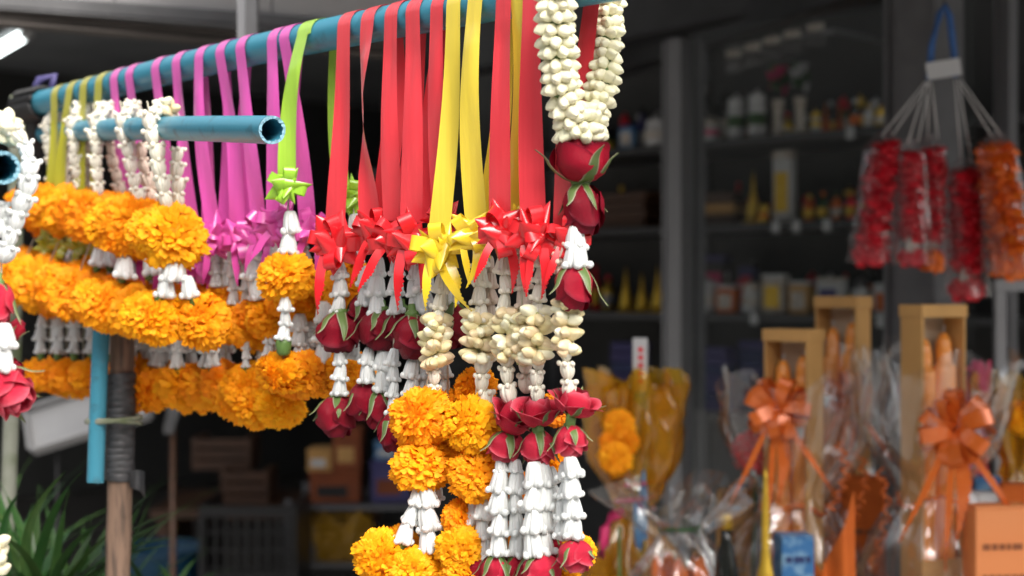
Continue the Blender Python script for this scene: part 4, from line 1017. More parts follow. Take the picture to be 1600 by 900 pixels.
# garland at the left edge, on the pipe stub
d = 1.215
G = Garland('crown_garland', 'white crown flower garland with pink roses at the left edge on the pipe stub', 'garland', P(8, 300, d), None, d)
for j, (x, y, tl, h) in enumerate(((10, 200, -1.2, 28), (30, 214, -.7, 28), (41, 236, -.3, 28), (45, 262, .0, 29), (42, 290, .2, 30), (34, 318, .3, 30), (25, 345, .35, 30), (16, 371, .35, 30), (8, 396, .3, 30), (0, 330, .1, 28), (-2, 356, 0, 28))):
    G.crown(x, y, h, True, 'crown_ivory' if j < 2 else 'crown', -tl, dy=.010, wf=1.05)
G.buds([P(12, 200, d+.012), P(4, 204, d+.014)], .016, 6, 'jasmine', .016)
G.thread([(36, 244), (2, 402), (0, 640)], dy=.012)
G.rose(-2, 476, 44, 70, (.0, -.1, -1), 'rose_pink', sep=2); G.strand(4, 508, 2, 580, 2, wf=1.1, dy=-.01); G.rose(22, 516, 26, 40, (.6, .2, 1), 'rose', dy=.03)
G.rose(12, 610, 70, 84, (.80, -.25, -.62), 'rose_pink', openness=0, sep=2, spin=1.0); G.rose(24, 578, 30, 26, (.8, 0, .4), 'rose', dy=.02)

# ---------------------------------------------------------------- bagged garlands hanging from a blue cord
hd = 2.75
kn = P(1474, 10, hd)
t = thing('garland_hanger', 'blue cord loop with white tag holding the bagged garlands', 'cord', kn)
pts = [P(1452, 125, hd)-kn, P(1456, 70, hd)-kn, P(1468, 22, hd)-kn, P(1476, 8, hd)-kn, P(1484, 26, hd)-kn, P(1490, 80, hd)-kn, P(1492, 120, hd)-kn]
link('loop', B().tube(pts, .0062, 8).m('loop', M['cord']), t)
link('hook', B().tube([P(1476, 10, hd)-kn, P(1474, -4, hd)-kn, P(1462, -8, hd+.12)-kn, P(1455, -6, hd+.5)-kn], .004, 8).m('hook', M['steel']), t)
g = B().box((-.030, -.004, -.015), (.030, .0, .015)); link('tag', g.m('tag', M['white'], False), t, TRS(P(1474, 108, hd-.012)-kn, Euler((0, -.16, 0))))
def bagged(px, y0, y1, w, m, label, tassel_y, strx, stry, lean=0, tas=None):
    d = hd + rnd.uniform(-.05, .05); k = d/F; o = P(px, y0, d); t = thing('bagged_garland', label, 'garland', o, 'bagged garlands on the blue cord')
    n = int((y1-y0)/10); rr = random.Random(px)
    me = cached(('bagruf', m), lambda: ruffle_mesh(90, M[m], 31, .62, .36, 3, 2))
    for i in range(n):
        y = y0+(y1-y0)*(i+.5)/n; x = px+lean*(i/n)
        link('flower', me, t, TRS(P(x, y, d)-o, Euler((rr.uniform(-.2,.2), rr.uniform(-.2,.2), rr.uniform(0,6))), (w*k*.5, w*k*.42, w*k*.36)))
    for j in range(3):
        x = px+lean+(-14+14*j)*w/60; link('tassel', cached(('bagruf', m), None), t, TRS(P(x, tassel_y, d-.01)-o, Euler((1.2, j, 0)), (w*k*.34, w*k*.34, w*k*.3)))
        link('tassel_strand', B().tube([P(px+lean+(-6+6*j), y1-6, d-.012)-o, P(x, tassel_y, d-.012)-o], .004, 8).m('tassel_strand', M['label']), t)
    if tas: link('tassel_blossom', cached(('bagruf', 'orangeart'), lambda: ruffle_mesh(46, M['orangeart'], 31, .62, .5, 3, 2)), t, TRS(P(px+lean+4, tassel_y+6, d-.03)-o, Euler((1.3,0,0)), w*k*.36))
    def fn(u, v):
        a = u*2*math.pi; y = y0-22+(tassel_y+34-y0)*v; r = (w*.62+10*v)*(1+.08*math.sin(6*a+v*5+px)+.06*noise.noise(Vector((math.cos(a)*2, math.sin(a)*2, v*5+px))))
        if v < .12: r *= .35+.65*v/.12
        c = P(px+lean*v+r*math.cos(a), y, d-r*k*.55*math.sin(a)); return c-o
    link('plastic_bag', B().grid(fn, 40, 22).m('plastic_bag', M['bag']), t)
    link('string', B().tube([P(strx, stry, hd-.01)-o, P(px-6, y0-14, d)-o], .0013, 6).m('string', M['string']), t)
    link('string', B().tube([P(strx+5, stry, hd-.01)-o, P(px+10, y0-14, d)-o], .0013, 6).m('string', M['string']), t)
bagged(1384, 226, 384, 46, 'redart', 'bagged red garland, leftmost on the blue cord', 398, 1446, 128, -22)
bagged(1424, 238, 374, 36, 'redart', 'bagged red garland, second on the blue cord', 402, 1448, 128, 2)
bagged(1456, 232, 376, 38, 'redart', 'bagged red garland with an orange tassel blossom on the blue cord', 404, 1450, 128, -2, True)
bagged(1508, 268, 420, 46, 'redart', 'bagged red garland hanging lowest on the blue cord', 452, 1492, 124, 4)
bagged(1556, 228, 396, 50, 'orangeart', 'bagged orange garland at the right edge on the blue cord', 416, 1496, 124, 24)

# ---------------------------------------------------------------- display tables and the offering sets
def table(name, label, px0, px1, d0, d1, z, m):
    a = Vector(((px0-800)/F*d0, d0, 0)); b = Vector(((px1-800)/F*d0, d0, 0)); wd = b.x-a.x
    t = thing(name, label, 'table', a)
    link('table_top', B().box((0, 0, z-.03), (wd, d1-d0, z), None, .004).m('table_top', m, False), t)
    for x in (.03, wd-.03):
        for y in (.03, d1-d0-.03): link('leg', B().box((x-.018, y-.018, .001), (x+.018, y+.018, z-.031)).m('leg', M['steel_dark'], False), t)
    link('apron', B().box((.05, .02, z-.10), (wd-.05, .035, z-.032)).m('apron', M['steel_dark'], False), t)
table('display_table', 'dark display table under the orange offering sets', 890, 1720, 2.30, 3.25, .70, M['shelf'])
TZ = .701
def crumple(rb, rt, z0, z1, seed, waist=None, flare=0, folds=9, amp=.07, sx=1, sy=1):
    def fn(u, v):
        a = u*2*math.pi; z = z0+(z1-z0)*v
        r = rb+(rt-rb)*v
        if waist:
            zw, rw = waist; q = math.exp(-((v-zw)/.13)**2); r = r*(1-q)+rw*q
            if v > zw: r += flare*(v-zw)
        nz = noise.noise(Vector((math.cos(a)*3, math.sin(a)*3, v*6+seed)))+.7*abs(noise.noise(Vector((math.cos(a)*9, math.sin(a)*9, v*11+seed))))
        r *= 1+amp*math.sin(folds*a+seed+2*math.sin(v*4))*(.6+.8*v)+amp*2.0*nz
        return (r*math.cos(a)*sx, r*math.sin(a)*sy, z+.02*math.sin(5*a+seed)*v)
    return B().grid(fn, 110, 40)
def pull_bow(t, c, sz, mt, key, n=13, tails=4, az0=0):
    o = link('bow', cached(('rl', key), lambda: round_loop_mesh(mt)), t, TRS(c, Euler((1.2, .4, 0)), sz*.5))
    inv = o.matrix_basis.inverted(); r = random.Random(key+str(sz))
    def lm():
        def fn(a, q):
            th = -R(172)+a*R(344); rr = .36
            return (.46+rr*1.25*math.cos(th), (q-.5)*.36, rr*.52*math.sin(th))
        return B().grid(fn, 20, 2).m('bow_loop', mt)
    me = cached(('wide', key), lm)
    for i in range(n):
        az = az0+2*math.pi*i/n+r.uniform(-.25,.25); el = r.uniform(-.2,.7)
        x = Vector((math.cos(el)*math.cos(az), -math.sin(el), math.cos(el)*math.sin(az))); y = x.cross(Vector((.2,.9,.3))).normalized(); z = x.cross(y)
        link('bow_loop', me, o, inv @ Matrix.Translation(c) @ Matrix((x,y,z)).transposed().to_4x4() @ Matrix.Rotation(r.uniform(-.9,.9), 4, 'X') @ Matrix.Diagonal((sz,sz,sz,1)))
    for i in range(tails):
        link('bow_tail', cached(('tail', key, i % 3), lambda: tail_mesh(mt, i % 3)), o, inv @ Matrix.Translation(c) @ Matrix.Rotation((-.55+.35*i), 4, 'Y') @ Matrix.Diagonal((sz*(.55 if i != 1 else 1.2), sz, sz*1.9, 1)))
def candle_set(px, pytop, wpx, d, open_left, label, bowpx, bowsz, rz, tall_cello=True, seed=1):
    """cardboard box with two candles, wrapped in clear film with an orange bow"""
    k = d/F; zt = CAMZ+(450-pytop)*k; base = Vector(((px-800)*k, d, TZ)); H = zt-TZ
    t = thing('offering_set', label, 'offering set', base, 'candle box offering sets')
    Rz = Matrix.Rotation(rz, 4, 'Z'); hw = wpx*k*.5/(math.cos(rz)+.62*abs(math.sin(rz))); hd_ = hw*.62; th = .004
    z0 = .02
    def part(nm, lo, hi, m): link(nm, B().box(lo, hi, Rz).m(nm, m, False), t)
    part('box_side', (-hw, -hd_, z0), (-hw+th, hd_, H-.02), M['card']); part('box_side', (hw-th, -hd_, z0), (hw, hd_, H-.02), M['card'])
    part('box_back', (-hw+th+.0005, hd_-th, z0), (hw-th-.0005, hd_-.0005, H-.021), M['card_in'])
    part('box_lid', (-hw-.002, -hd_-.002, H-.0195), (hw+.002, hd_+.002, H), M['card']); part('box_front', (-hw+th+.0005, -hd_+.0005, z0), (hw-th-.0005, -hd_+th, z0+H*.32), M['card'])
    part('box_base', (-hw, -hd_, .0), (hw, hd_, z0-.001), M['card'])
    rc = hw*.46
    for j, x in enumerate((-hw*.47, hw*.47)):
        ht = (H-z0-.0195)*(.965 if j else .95)
        o = link('candle', B().lathe([(rc*.96, 0), (rc, .01), (rc, ht*.88), (rc*.97, ht*.895), (rc*.70, ht*.90), (rc*.68, ht*.935), (rc*.58, ht*.965), (rc*.32, ht*.985), (rc*.05, ht*.99)], 18).m('candle', M['candle']), t, Rz @ Matrix.Translation((x, -hd_+th+.002+rc, z0+.001)) if rc < hd_-th else Rz @ Matrix.Translation((x, 0, z0+.001)))
        link('wick', B().tube([Vector((0,0,ht*.985)), Vector((.001,0,ht+.006))], .0012, 5).m('wick', M['white']), o)
    part('candle_strap', (-hw+.006, -hd_-.003, H*.70), (hw-.006, -hd_-.001, H*.73), M['white'])
    link('cellophane', crumple(.13, hw*2.0, .03, H*.86, seed, (.60, hw*1.28), .10, 11, .06, 1.0, .8).m('cellophane', M['cello']), t)
    c = P(bowpx[0], bowpx[1], d-hd_-.05)-base; pull_bow(t, c, bowsz*k, M['foil'], 'foil')
    link('tie', B().tube([Vector((hw*1.3*math.cos(q), hw*1.0*math.sin(q), H*.50+.01*math.sin(3*q))) for q in [i*.4 for i in range(17)]], .003, 6).m('tie', M['foil']), t)
    # robe cloth folded at the foot
    def cl(u, v):
        return ((u-.5)*.20*(1-.35*v), -hd_-.035-.02*math.sin(u*9)*(1-v)-.02*(1-v), .01+v*H*(.36 if px < 1400 else .3)*(1-.5*abs(u-.3)))
    link('folded_cloth', B().grid(cl, 18, 8).m('folded_cloth', M['orange']), t)
    return t
candle_set(1240, 514, 90, 2.55, True, 'shortest candle box offering set with orange bow, left of the three', (1214, 638), 56, -.72, seed=1)
candle_set(1317, 463, 84, 2.72, False, 'tallest candle box offering set standing behind, middle of the three', (1324, 616), 42, -.72, seed=5)
candle_set(1458, 476, 98, 2.50, False, 'nearest candle box offering set with large orange bow at right', (1492, 668), 66, .42, seed=9)

def small(name, label, cat, px, pybase, d, grp=None, rz=0):
    p = P(px, pybase, d); return thing(name, label, cat, Vector((p.x, d, TZ)), grp, rz), d/F, CAMZ+(450-pybase)/F*d
# goods packed round the sets
def printed_box(px, d, w, y0, label, m, lines, rz, depth=.05, name='printed_carton'):
    t, k, _ = small(name, label, 'carton', px, 900, d, None, rz); H = CAMZ+(450-y0)*k-TZ; hw = w*k/2
    link('carton', B().box((-hw, -depth/2, 0), (hw, depth/2, H), None, .002).m('carton', m, False), t)
    for j, (lz, lw, mt) in enumerate(lines):
        x0 = -hw*.75; rw = random.Random(px*7+j)
        while x0 < hw*.6:
            x1 = min(hw*.75, x0+rw.uniform(.006, .02)); link('print_line', B().box((x0, -depth/2-.0016, H*lz), (x1, -depth/2-.0006, H*lz+(.009 if j == 0 else .005))).m('print_line', mt, False), t); x0 = x1+.003
    link('flap', B().box((-hw*.98, -depth/2+.002, H+.0005), (hw*.98, depth/2-.002, H+.004)).m('flap', m, False), t)
    return t
printed_box(1558, 2.42, 92, 792, 'orange printed carton in the right offering set', M['orangebox'], ((.80, 1, M['ink']), (.66, 1.3, M['ink']), (.50, 1.3, M['ink']), (.34, 1.2, M['ink'])), .12)
printed_box(1594, 2.55, 60, 760, 'dark orange carton at the right edge behind the printed one', M['orange'], ((.8, 1, M['label']),), -.2)
printed_box(1240, 2.44, 52, 838, 'light blue printed carton below the left orange bow', M['bluebox'], ((.86, 1.2, M['navy']), (.70, 1.2, M['navy']), (.5, 1, M['white'])), .1)
printed_box(1350, 2.66, 66, 748, 'orange carton behind the middle candle box', M['orange'], ((.72, 1, M['ink']), (.5, 1.2, M['ink'])), -.3)
printed_box(1150, 2.72, 52, 768, 'gold framed small carton behind the dark bottle', M['card'], ((.9, 1.4, M['white']), (.55, 1.4, M['white'])), -.4)
printed_box(1530, 2.56, 70, 772, 'white and violet carton behind the printed orange one', M['white'], ((.85, 1.3, M['violet']), (.7, 1, M['bluebox'])), .3)
printed_box(1542, 2.60, 40, 748, 'small blue carton on top of the right offering set', M['bluebox'], ((.9, 1, M['white']),), -.2)
# cone of orange cloth in the left set
t, k, _ = small('cloth_fan', 'folded fan of orange cloth right of the light blue carton', 'cloth', 1292, 900, 2.42)
zt = CAMZ+(450-770)*k-TZ
def fan(u, v):
    return ((u-.5)*100*k + (.5-u)*0, .012*math.sin(u*14)+.02*v, v*zt*(.35+.65*u**1.2)+.001)
link('fold', B().grid(fan, 26, 6).m('fold', M['orange']), t)
link('fold', B().grid(lambda u, v: ((u-.5)*90*k, .04+.012*math.sin(u*11), v*zt*(.8-.4*u)+.001), 20, 5).m('fold', M['orange']), t)
# dark bottle
t, k, _ = small('bottle', 'dark glass bottle with gold cap beside the golden spire', 'bottle', 1135, 900, 2.46)
H = CAMZ+(450-803)*k-TZ; r = 21*k
link('body', B().lathe([(r*.9,0),(r,.01),(r,H*.66),(r*.7,H*.80),(r*.42,H*.86),(r*.42,H*.93)], 18).m('body', M['bottle']), t)
link('label', B().lathe([(r*1.02,H*.30),(r*1.02,H*.60)], 18, None, False).m('label', M['label']), t)
link('cap', B().lathe([(r*.46,H*.92),(r*.46,H*.985),(r*.36,H)], 14).m('cap', M['gold']), t)
# golden spire
t, k, _ = small('golden_spire', 'shiny golden spire ornament left of the light blue carton', 'ornament', 1196, 900, 2.40)
H = CAMZ+(450-728)*k-TZ; r = 26*k
link('spire', B().lathe([(r,H*.1),(r*.95,H*.2),(r*.62,H*.30),(r*.72,H*.36),(r*.46,H*.46),(r*.52,H*.50),(r*.50,H*.56),(r*.34,H*.60),(r*.24,H*.66),(r*.26,H*.70),(r*.20,H*.86),(r*.12,H*.95),(r*.02,H)], 20).m('spire', M['gold']), t)
link('base', B().lathe([(r*1.3,0),(r*1.3,H*.05),(r*1.1,H*.06),(r*1.05,H*.1)], 20).m('base', M['gold']), t)
# red blossom and green bud left of the left bow
t, k, _ = small('blossom_stem', 'red artificial blossom on a stem under the left orange bow', 'flower', 1172, 900, 2.58)
z = CAMZ+(450-702)*k-TZ
link('stem', B().tube([Vector((0,0,0)), Vector((.01,0,z))], .003, 6).m('stem', M['green']), t)
for j, (dx, dz) in enumerate(((-12, 0), (10, 6), (14, -14))): link('blossom', cached(('bagruf','redart'), None), t, TRS((.01+dx*k, 0, z+dz*k), Euler((1.2, j, 0)), .024))
link('leaf', B().lathe([(.001,-.02),(.01,0),(.001,.02)], 8).m('leaf', M['green']), t, TRS((.03, -.01, z-.045)))

# curled ribbon strings on the sets
for i, (px, y0, y1, d) in enumerate(((1338, 700, 830, 2.52), (1372, 730, 890, 2.50), (1308, 690, 800, 2.48))):
    pts = []
    for q in range(70):
        f_ = q/69; pts.append(P(px+7*math.cos(q*.55)+14*math.sin(f_*4), y0+(y1-y0)*f_, d+.006*math.sin(q*.55)))
    t = thing('curled_ribbon', ['curled coppery ribbon left of the tall middle candle box', 'curled coppery ribbon between middle and right offering sets', 'curled coppery ribbon under the left orange bow'][i], 'ribbon', pts[-1])
    link('curl', B().tube([p-pts[-1] for p in pts], .0018, 5).m('curl', M['foil']), t)

# yellow cellophane bundle with blue-white stick box and orange flowers
t, k, _ = small('yellow_bundle', 'yellow cellophane bundle behind the rightmost garland', 'bundle', 990, 900, 2.62)
zt = CAMZ+(450-592)*k-TZ; zw = CAMZ+(450-795)*k-TZ
link('cellophane', crumple(.085, .052, .0, zt, 3, (zw/zt, .022), .03, 9, .20, 1, .7).m('cellophane', M['cello_y']), t)
link('cellophane', crumple(.06, .040, .0, zt*.94, 11, (zw/zt, .020), .04, 11, .24, 1, .7).m('cellophane', M['cello_y']), t)
link('ribbon_tie', B().tube([Vector((.034*math.cos(q), .03*math.sin(q), zw+.004*q)) for q in [i*.5 for i in range(27)]], .0035, 6).m('ribbon_tie', M['pinkart']), t)
t, k, _ = small('incense_box', 'slim blue and white incense box in the yellow bundle', 'box', 1000, 900, 2.60)
zt = CAMZ+(450-528)*k-TZ; zm = CAMZ+(450-612)*k-TZ; hw = 11*k
link('lower_box', B().box((-hw,-hw*.7,0),(hw,hw*.7,zm), None, .001).m('lower_box', M['bluebox'], False), t)
link('upper_box', B().box((-hw*1.03,-hw*.72,zm+.0005),(hw*1.03,hw*.72,zt), None, .001).m('upper_box', M['white'], False), t)
for q in range(5): link('print_mark', B().box((-hw*.3,-hw*.72-.0012,zm+.014+q*.013),(hw*.35,-hw*.72-.0004,zm+.022+q*.013)).m('print_mark', M['redart'], False), t)
t, k, _ = small('marigold_spray', 'orange marigold spray in front of the incense box', 'flowers', 968, 900, 2.55)
o = t.location.copy()
link('stem', B().tube([Vector((0,0,0)), Vector((.0,0,.26))], .003, 6).m('stem', M['stem']), t)
for x, y, w_ in ((968, 664, 46), (962, 716, 50), (978, 690, 40), (955, 690, 34)):
    link('blossom', MGF['d'][0], t, TRS(P(x, y, 2.55+rnd.uniform(-.01,.01))-o, Euler((1.2, x, 0)), w_*k*.48))
# clear bag of goods at the bottom middle
t, k, _ = small('clear_bag', 'clear cellophane bag of goods between yellow bundle and bottle', 'bag', 1062, 900, 2.48)
zt = CAMZ+(450-762)*k-TZ
link('film', crumple(.085, .075, .0, zt, 21, (.78, .03), .16, 8, .12, 1, .8).m('film', M['cello']), t)
link('contents', crumple(.06, .035, .005, zt*.62, 4, None, 0, 5, .1).m('contents', M['orange']), t)
link('contents', B().box((-.06,-.045,.004),(.03,.0,zt*.38), None, .004).m('contents', M['green'], False), t)
link('contents', B().box((-.01,-.06,.004),(.055,-.047,zt*.22), None, .004).m('contents', M['label'], False), t)
link('tie', B().tube([Vector((.032*math.cos(q), .028*math.sin(q), zt*.78+.002*q)) for q in [i*.5 for i in range(14)]], .003, 6).m('tie', M['green']), t)
t, k, _ = small('pink_streamer', 'pink paper streamer left of the clear bag', 'streamer', 948, 900, 2.5)
link('strip', B().tube([P(x, y, 2.5)-t.location for x, y in ((975, 800), (955, 808), (946, 826), (944, 850), (938, 870))], .008, 8).m('strip', M['pinkart']), t)
# second gold wrapped bundle at the right edge
t, k, _ = small('gold_bundle', 'gold cellophane bundle at the right edge behind the large bow', 'bundle', 1588, 900, 2.66)
zt = CAMZ+(450-596)*k-TZ
link('cellophane', crumple(.07, .045, .0, zt, 17, (.72, .02), .10, 7, .14, 1, .7).m('cellophane', M['cello_y']), t)
link('blossom', MGF['o'][1], t, TRS((.0,-.02,zt*.88), Euler((1.2,0,0)), .026))
t, k, _ = small('pink_pack', 'small magenta pack peeking out behind the nearest candle box', 'pack', 1518, 900, 2.7)
zt = CAMZ+(450-580)*k-TZ
link('pouch', crumple(.02, .026, .0, zt, 8, (.5, .02), .01, 5, .1, 1, .6).m('pouch', M['pinkart']), t)
link('seal', B().box((-.022,-.003,zt+.001),(.022,.003,zt+.008)).m('seal', M['pinkart'], False), t)
# white metal rack at the right edge
a = P(1562, 446, 3.0)
t = thing('metal_rack', 'pale metal rack frame at the right edge below the bagged garlands', 'rack', Vector((a.x, 3.0, .0)))
link('leg', B().box((-.010,-.010,.0),(.010,.010,a.z-.012)).m('leg', M['alu'], False), t); link('leg', B().box((.35,-.010,.0),(.37,.010,a.z-.012)).m('leg', M['alu'], False), t)
link('top_bar', B().box((-.012,-.012,a.z-.011),(.372,.012,a.z+.010)).m('top_bar', M['alu'], False), t)
link('cross_bar', B().box((.011,-.008,a.z-.16),(.349,.008,a.z-.145)).m('cross_bar', M['alu'], False), t)

# ---------------------------------------------------------------- dim goods on the left, plants, crate
def rack():
    d = 4.70; k = d/F; a = P(456, 790, d); b = P(655, 790, d)
    t = thing('black_rack', 'black metal rack with cartons below the rose garlands', 'rack', Vector((a.x, d, .0)))
    wd = b.x-a.x
    for z, nm in ((a.z, 'rack_shelf'), (P(0, 880, d).z, 'rack_shelf'), (.35, 'rack_shelf')): link(nm, B().box((0,0,z-.014),(wd,.4,z)).m(nm, M['steel'], False), t)
    for x in (-.011, wd+.011):
        for y in (.0, .4): link('leg', B().box((x-.010,y-.010,.0),(x+.010,y+.010,a.z+.02)).m('leg', M['steel'], False), t)
    return a.z, P(0, 880, d).z, d
z1, z2, rd = rack()
def rackbox(px0, px1, y0, z, d, m, lm, label, name='carton'):
    a, b = P(px0, y0, d), P(px1, y0, d); wd = b.x-a.x; H = a.z-z
    t = thing(name, label, 'carton', Vector((a.x, d, z+.001)))
    link('carton', B().box((0,0,0),(wd,.12,H*.8), None, .003).m('carton', m, False), t)
    link('lid', B().box((-.002,-.002,H*.803),(wd+.002,.122,H), None, .003).m('lid', m, False), t)
    link('label', B().box((wd*.15,-.004,H*.2),(wd*.75,-.001,H*.55)).m('label', lm, False), t)
rackbox(484, 562, 738, z1, 4.75, M['dull'], M['black'], 'low orange carton on the black rack')
rackbox(520, 564, 668, P(0,738,4.75).z+.002, 4.75, M['dull'], M['card'], 'upright orange carton on top of the low one')
rackbox(480, 518, 702, P(0,738,4.75).z+.002, 4.75, M['card'], M['white'], 'tan carton with white label beside the upright orange one')
rackbox(580, 640, 720, z1, 4.75, M['violet'], M['dull'], 'violet carton at the right of the black rack')
rackbox(585, 622, 690, P(0,720,4.75).z+.002, 4.75, M['bluebox'], M['white'], 'blue carton on the violet one behind the roses')
c = P(532, 880, 4.75); t = thing('yellow_bag', 'yellow plastic bag on the lower tier of the black rack', 'bag', Vector((c.x, 4.77, z2+.001)))
link('sack', crumple(.075, .088, .0, P(0,806,4.75).z-z2, 6, None, 0, 5, .08, 1, .6).m('sack', M['yellowbag']), t)
link('mouth', B().tube([Vector((.088*math.cos(q), .053*math.sin(q), P(0,806,4.75).z-z2+.004*math.sin(3*q))) for q in [i*.4 for i in range(17)]], .004, 6).m('mouth', M['yellowbag']), t)
# plastic crate
d = 4.4; a, b = P(318, 790, d), P(458, 900, d); a.z -= 0; H = a.z-.30; wd = b.x-a.x
t = thing('plastic_crate', 'black slatted plastic crate standing left of the black rack', 'crate', Vector((a.x, d, .30)))
for z in (0, H*.5, H-.03): link('rail', B().box((0,-.012,z),(wd,.0,z+.03)).m('rail', M['black'], False), t)
for i in range(9): link('slat', B().box((wd*i/8.6,.001,.0),(wd*i/8.6+.008,.012,H-.001)).m('slat', M['black'], False), t)
for i in range(7): link('slat', B().box((0,.0125,.05+i*(H-.08)/7),(wd,.02,.058+i*(H-.08)/7)).m('slat', M['black'], False), t)
for x in (-.012, wd): link('side', B().box((x,-.012,0),(x+.012,.3,H)).m('side', M['black'], False), t)
link('bottom', B().box((0,.021,0),(wd,.3,.012)).m('bottom', M['black'], False), t)
t = thing('crate_stand', 'low dark bench carrying the crate and basin', 'bench', Vector((a.x-.5, d-.1, 0)))
link('bench_top', B().box((0,0,.27),(wd+.5,.5,.299)).m('bench_top', M['brown'], False), t)
for x in (.03, wd+.45): link('leg', B().box((x-.02,.05,0),(x+.02,.45,.269)).m('leg', M['brown'], False), t)
# blue basin
c = P(236, 880, 4.5); t = thing('blue_basin', 'blue plastic basin behind the taped post', 'basin', Vector((c.x, 4.55, .30)))
zt = P(0, 856, 4.55).z-.30
link('bowl', B().lathe([(.10,0),(.11,.01),(.15,zt*.95),(.158,zt),(.145,zt*.98),(.105,.02),(.02,.018)], 28).m('bowl', M['bluebasin']), t)
link('rim', B().tube([Vector((.156*math.cos(q), .156*math.sin(q), zt)) for q in [i*math.pi/16 for i in range(33)]], .006, 6).m('rim', M['bluebasin']), t)
# wooden crates far behind
for i, (px0, px1, y0, y1, d, lab) in enumerate(((300, 392, 684, 735, 5.4, 'dim brown wooden crate in the back left of the rose garlands'), (345, 420, 735, 790, 5.3, 'dim brown wooden crate under the other in the dark back'))):
    a, b = P(px0, y1, d), P(px1, y0, d); wd, H = b.x-a.x, b.z-a.z
    t = thing('wooden_crate', lab, 'crate', a)
    for j in range(3): link('plank', B().box((0,-.008,H*j/3+.004),(wd,.0,H*(j+1)/3-.004)).m('plank', M['brown'], False), t)
    for x in (.0, wd-.02): link('corner_post', B().box((x,.001,0),(x+.02,.2,H)).m('corner_post', M['brown'], False), t)
a = P(240, 793, 5.2); t = thing('back_bench', 'long dark bench in the back carrying the wooden crates', 'bench', Vector((a.x, 5.15, .12)))
link('bench_top', B().box((0,0,a.z-.15),(.75,.5,a.z-.121)).m('bench_top', M['brown'], False), t)
for x in (.03, .7): link('leg', B().box((x-.02,.05,0),(x+.02,.45,a.z-.151)).m('leg', M['brown'], False), t)

# white foam tray leaning behind the taped post
a = P(142, 650, 3.5); t = thing('foam_tray', 'pale grey plastic tray tilted behind the taped wooden post', 'tray', a)
rot = Matrix.Rotation(R(-17), 4, 'Y') @ Matrix.Rotation(R(62), 4, 'X')
w_, h_ = .135, .050
link('tray_floor', B().box((-w_,-h_,0),(w_,h_,.006), rot).m('tray_floor', M['foam'], False), t)
for lo, hi in (((-w_,-h_-.006,-.001),(w_,-h_-.0005,.035)), ((-w_,h_+.0005,-.001),(w_,h_+.006,.035)), ((-w_-.006,-h_,-.001),(-w_-.0005,h_,.035)), ((w_+.0005,-h_,-.001),(w_+.006,h_,.035))):
    link('tray_wall', B().box(lo, hi, rot, .002).m('tray_wall', M['foam'], False), t)
for x in (-.08, .08):
    o = rot @ Vector((x, 0, -.002)); link('prop', B().tube([o, Vector((o.x, o.y+.02, -a.z+.002))], .004, 8).m('prop', M['rubber']), t)
a = P(268, 620, 3.6); t = thing('grey_rag', 'grey cloth strip hanging on a stick right of the taped post', 'cloth', Vector((a.x, 3.6, 0)))
link('stick', B().tube([Vector((0,.012,0)), Vector((0,.012,a.z+.02))], .007, 8).m('stick', M['brown']), t)
link('strip', B().grid(lambda u, v: ((u-.5)*.035*(1-.3*v)+.006*math.sin(v*5), -.004+.006*math.sin(u*7), a.z-v*.085), 6, 10).m('strip', M['steel']), t)

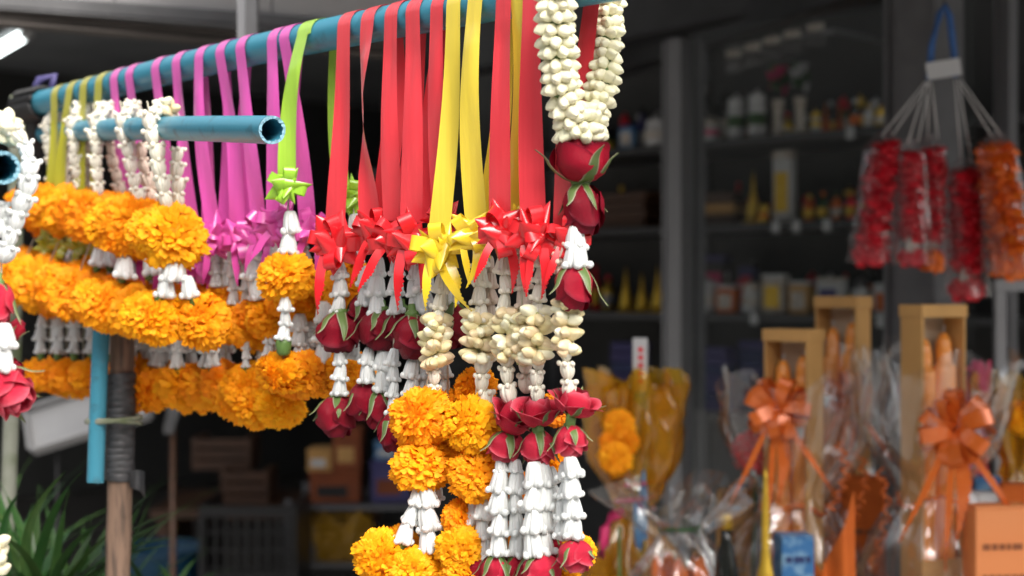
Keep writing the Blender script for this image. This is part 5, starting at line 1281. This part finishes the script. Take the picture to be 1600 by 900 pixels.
# strap leaved plants
def plant(px, pyb, d, n, L, label, seed, hero=()):
    rr = random.Random(seed); p = P(px, pyb, d); base = Vector((p.x, d, 0))
    t = thing('strap_leaf_plant', label, 'plant', base, 'potted plants at lower left')
    hz = max(.12, p.z); r = .09
    link('pot', B().lathe([(r*.7,0),(r*.75,.01),(r,hz-.03),(r*1.08,hz-.028),(r*1.08,hz),(r*.9,hz-.004),(r*.02,hz-.02)], 20).m('pot', M['black']), t)
    for i in range(n):
        az = rr.uniform(0, 6.28); ln = L*rr.uniform(.6,1.1); el = rr.uniform(.9,1.45); dr = rr.uniform(.4,1.5); wd = rr.uniform(.0045,.0085)
        leaf(t, Vector((rr.uniform(-.03,.03), rr.uniform(-.03,.03), hz-.02)), az, ln, el, dr, wd)
    for tip in hero:
        q = P(*tip)-base; s_ = Vector((0,0,hz-.02)); b = B()
        side = Vector((.95,.2,0.1))
        def fn(u, v):
            c = s_.lerp(q, v)+Vector((-.03*math.sin(v*math.pi), 0, .02*math.sin(v*math.pi))); w = .011*(1-v)**.6*(1-.3*(1-v))
            return c+side*((u-.5)*2*w)+Vector((0,-.004*abs(u-.5)*2,0))
        link('leaf', b.grid(fn, 4, 14).m('leaf', M['leaf']), t)
def leaf(t, s_, az, ln, el, dr, wd):
    pts = []; p = s_.copy(); e = el
    for i in range(13):
        pts.append(p.copy()); p = p + Vector((math.cos(e)*math.cos(az), math.cos(e)*math.sin(az), math.sin(e)))*(ln/12); e -= dr/12
    side = Vector((-math.sin(az), math.cos(az), 0)); b = B()
    for i, p in enumerate(pts):
        w = wd*math.sin(min(1, .25+i/12*.9)*math.pi)**.6+.0005
        b.v += [p-side*w, p-Vector((0,0,w*.35)), p+side*w]
    for i in range(12):
        for j in (0, 1): b.f.append((i*3+j, i*3+j+1, i*3+j+4, i*3+j+3))
    link('leaf', b.m('leaf', M['leaf']), t)
plant(60, 960, 2.0, 44, .26, 'leafy strap leaf plant at the bottom left corner with one tall blade', 3, ((104, 735, 1.9), (30, 770, 1.95)))
plant(140, 985, 2.35, 40, .28, 'strap leaf plant behind the foot of the taped post', 4)
plant(262, 990, 2.25, 36, .19, 'low strap leaf plant right of the taped post', 5)
plant(-20, 950, 2.5, 22, .30, 'strap leaf plant at the far left edge behind the mossy post', 6)
t = thing('white_blossom', 'white and green flower buds on a stem at the lower left edge', 'flower', Vector((P(-6, 860, 1.75).x, 1.75, 0)))
zt = P(0, 850, 1.75).z
link('stem', B().tube([Vector((0,0,0)), Vector((.002,0,zt*.6)), Vector((0,0,zt))], .003, 6).m('stem', M['stem']), t)
for i in range(9):
    a = i*2.4; dv = Vector((math.cos(a), math.sin(a), .5)).normalized()
    link('bud', BUD['jasmine'][i % 3], t, TRS(Vector((0, 0, zt-.004*i)), axis_rot(dv, i), .018))
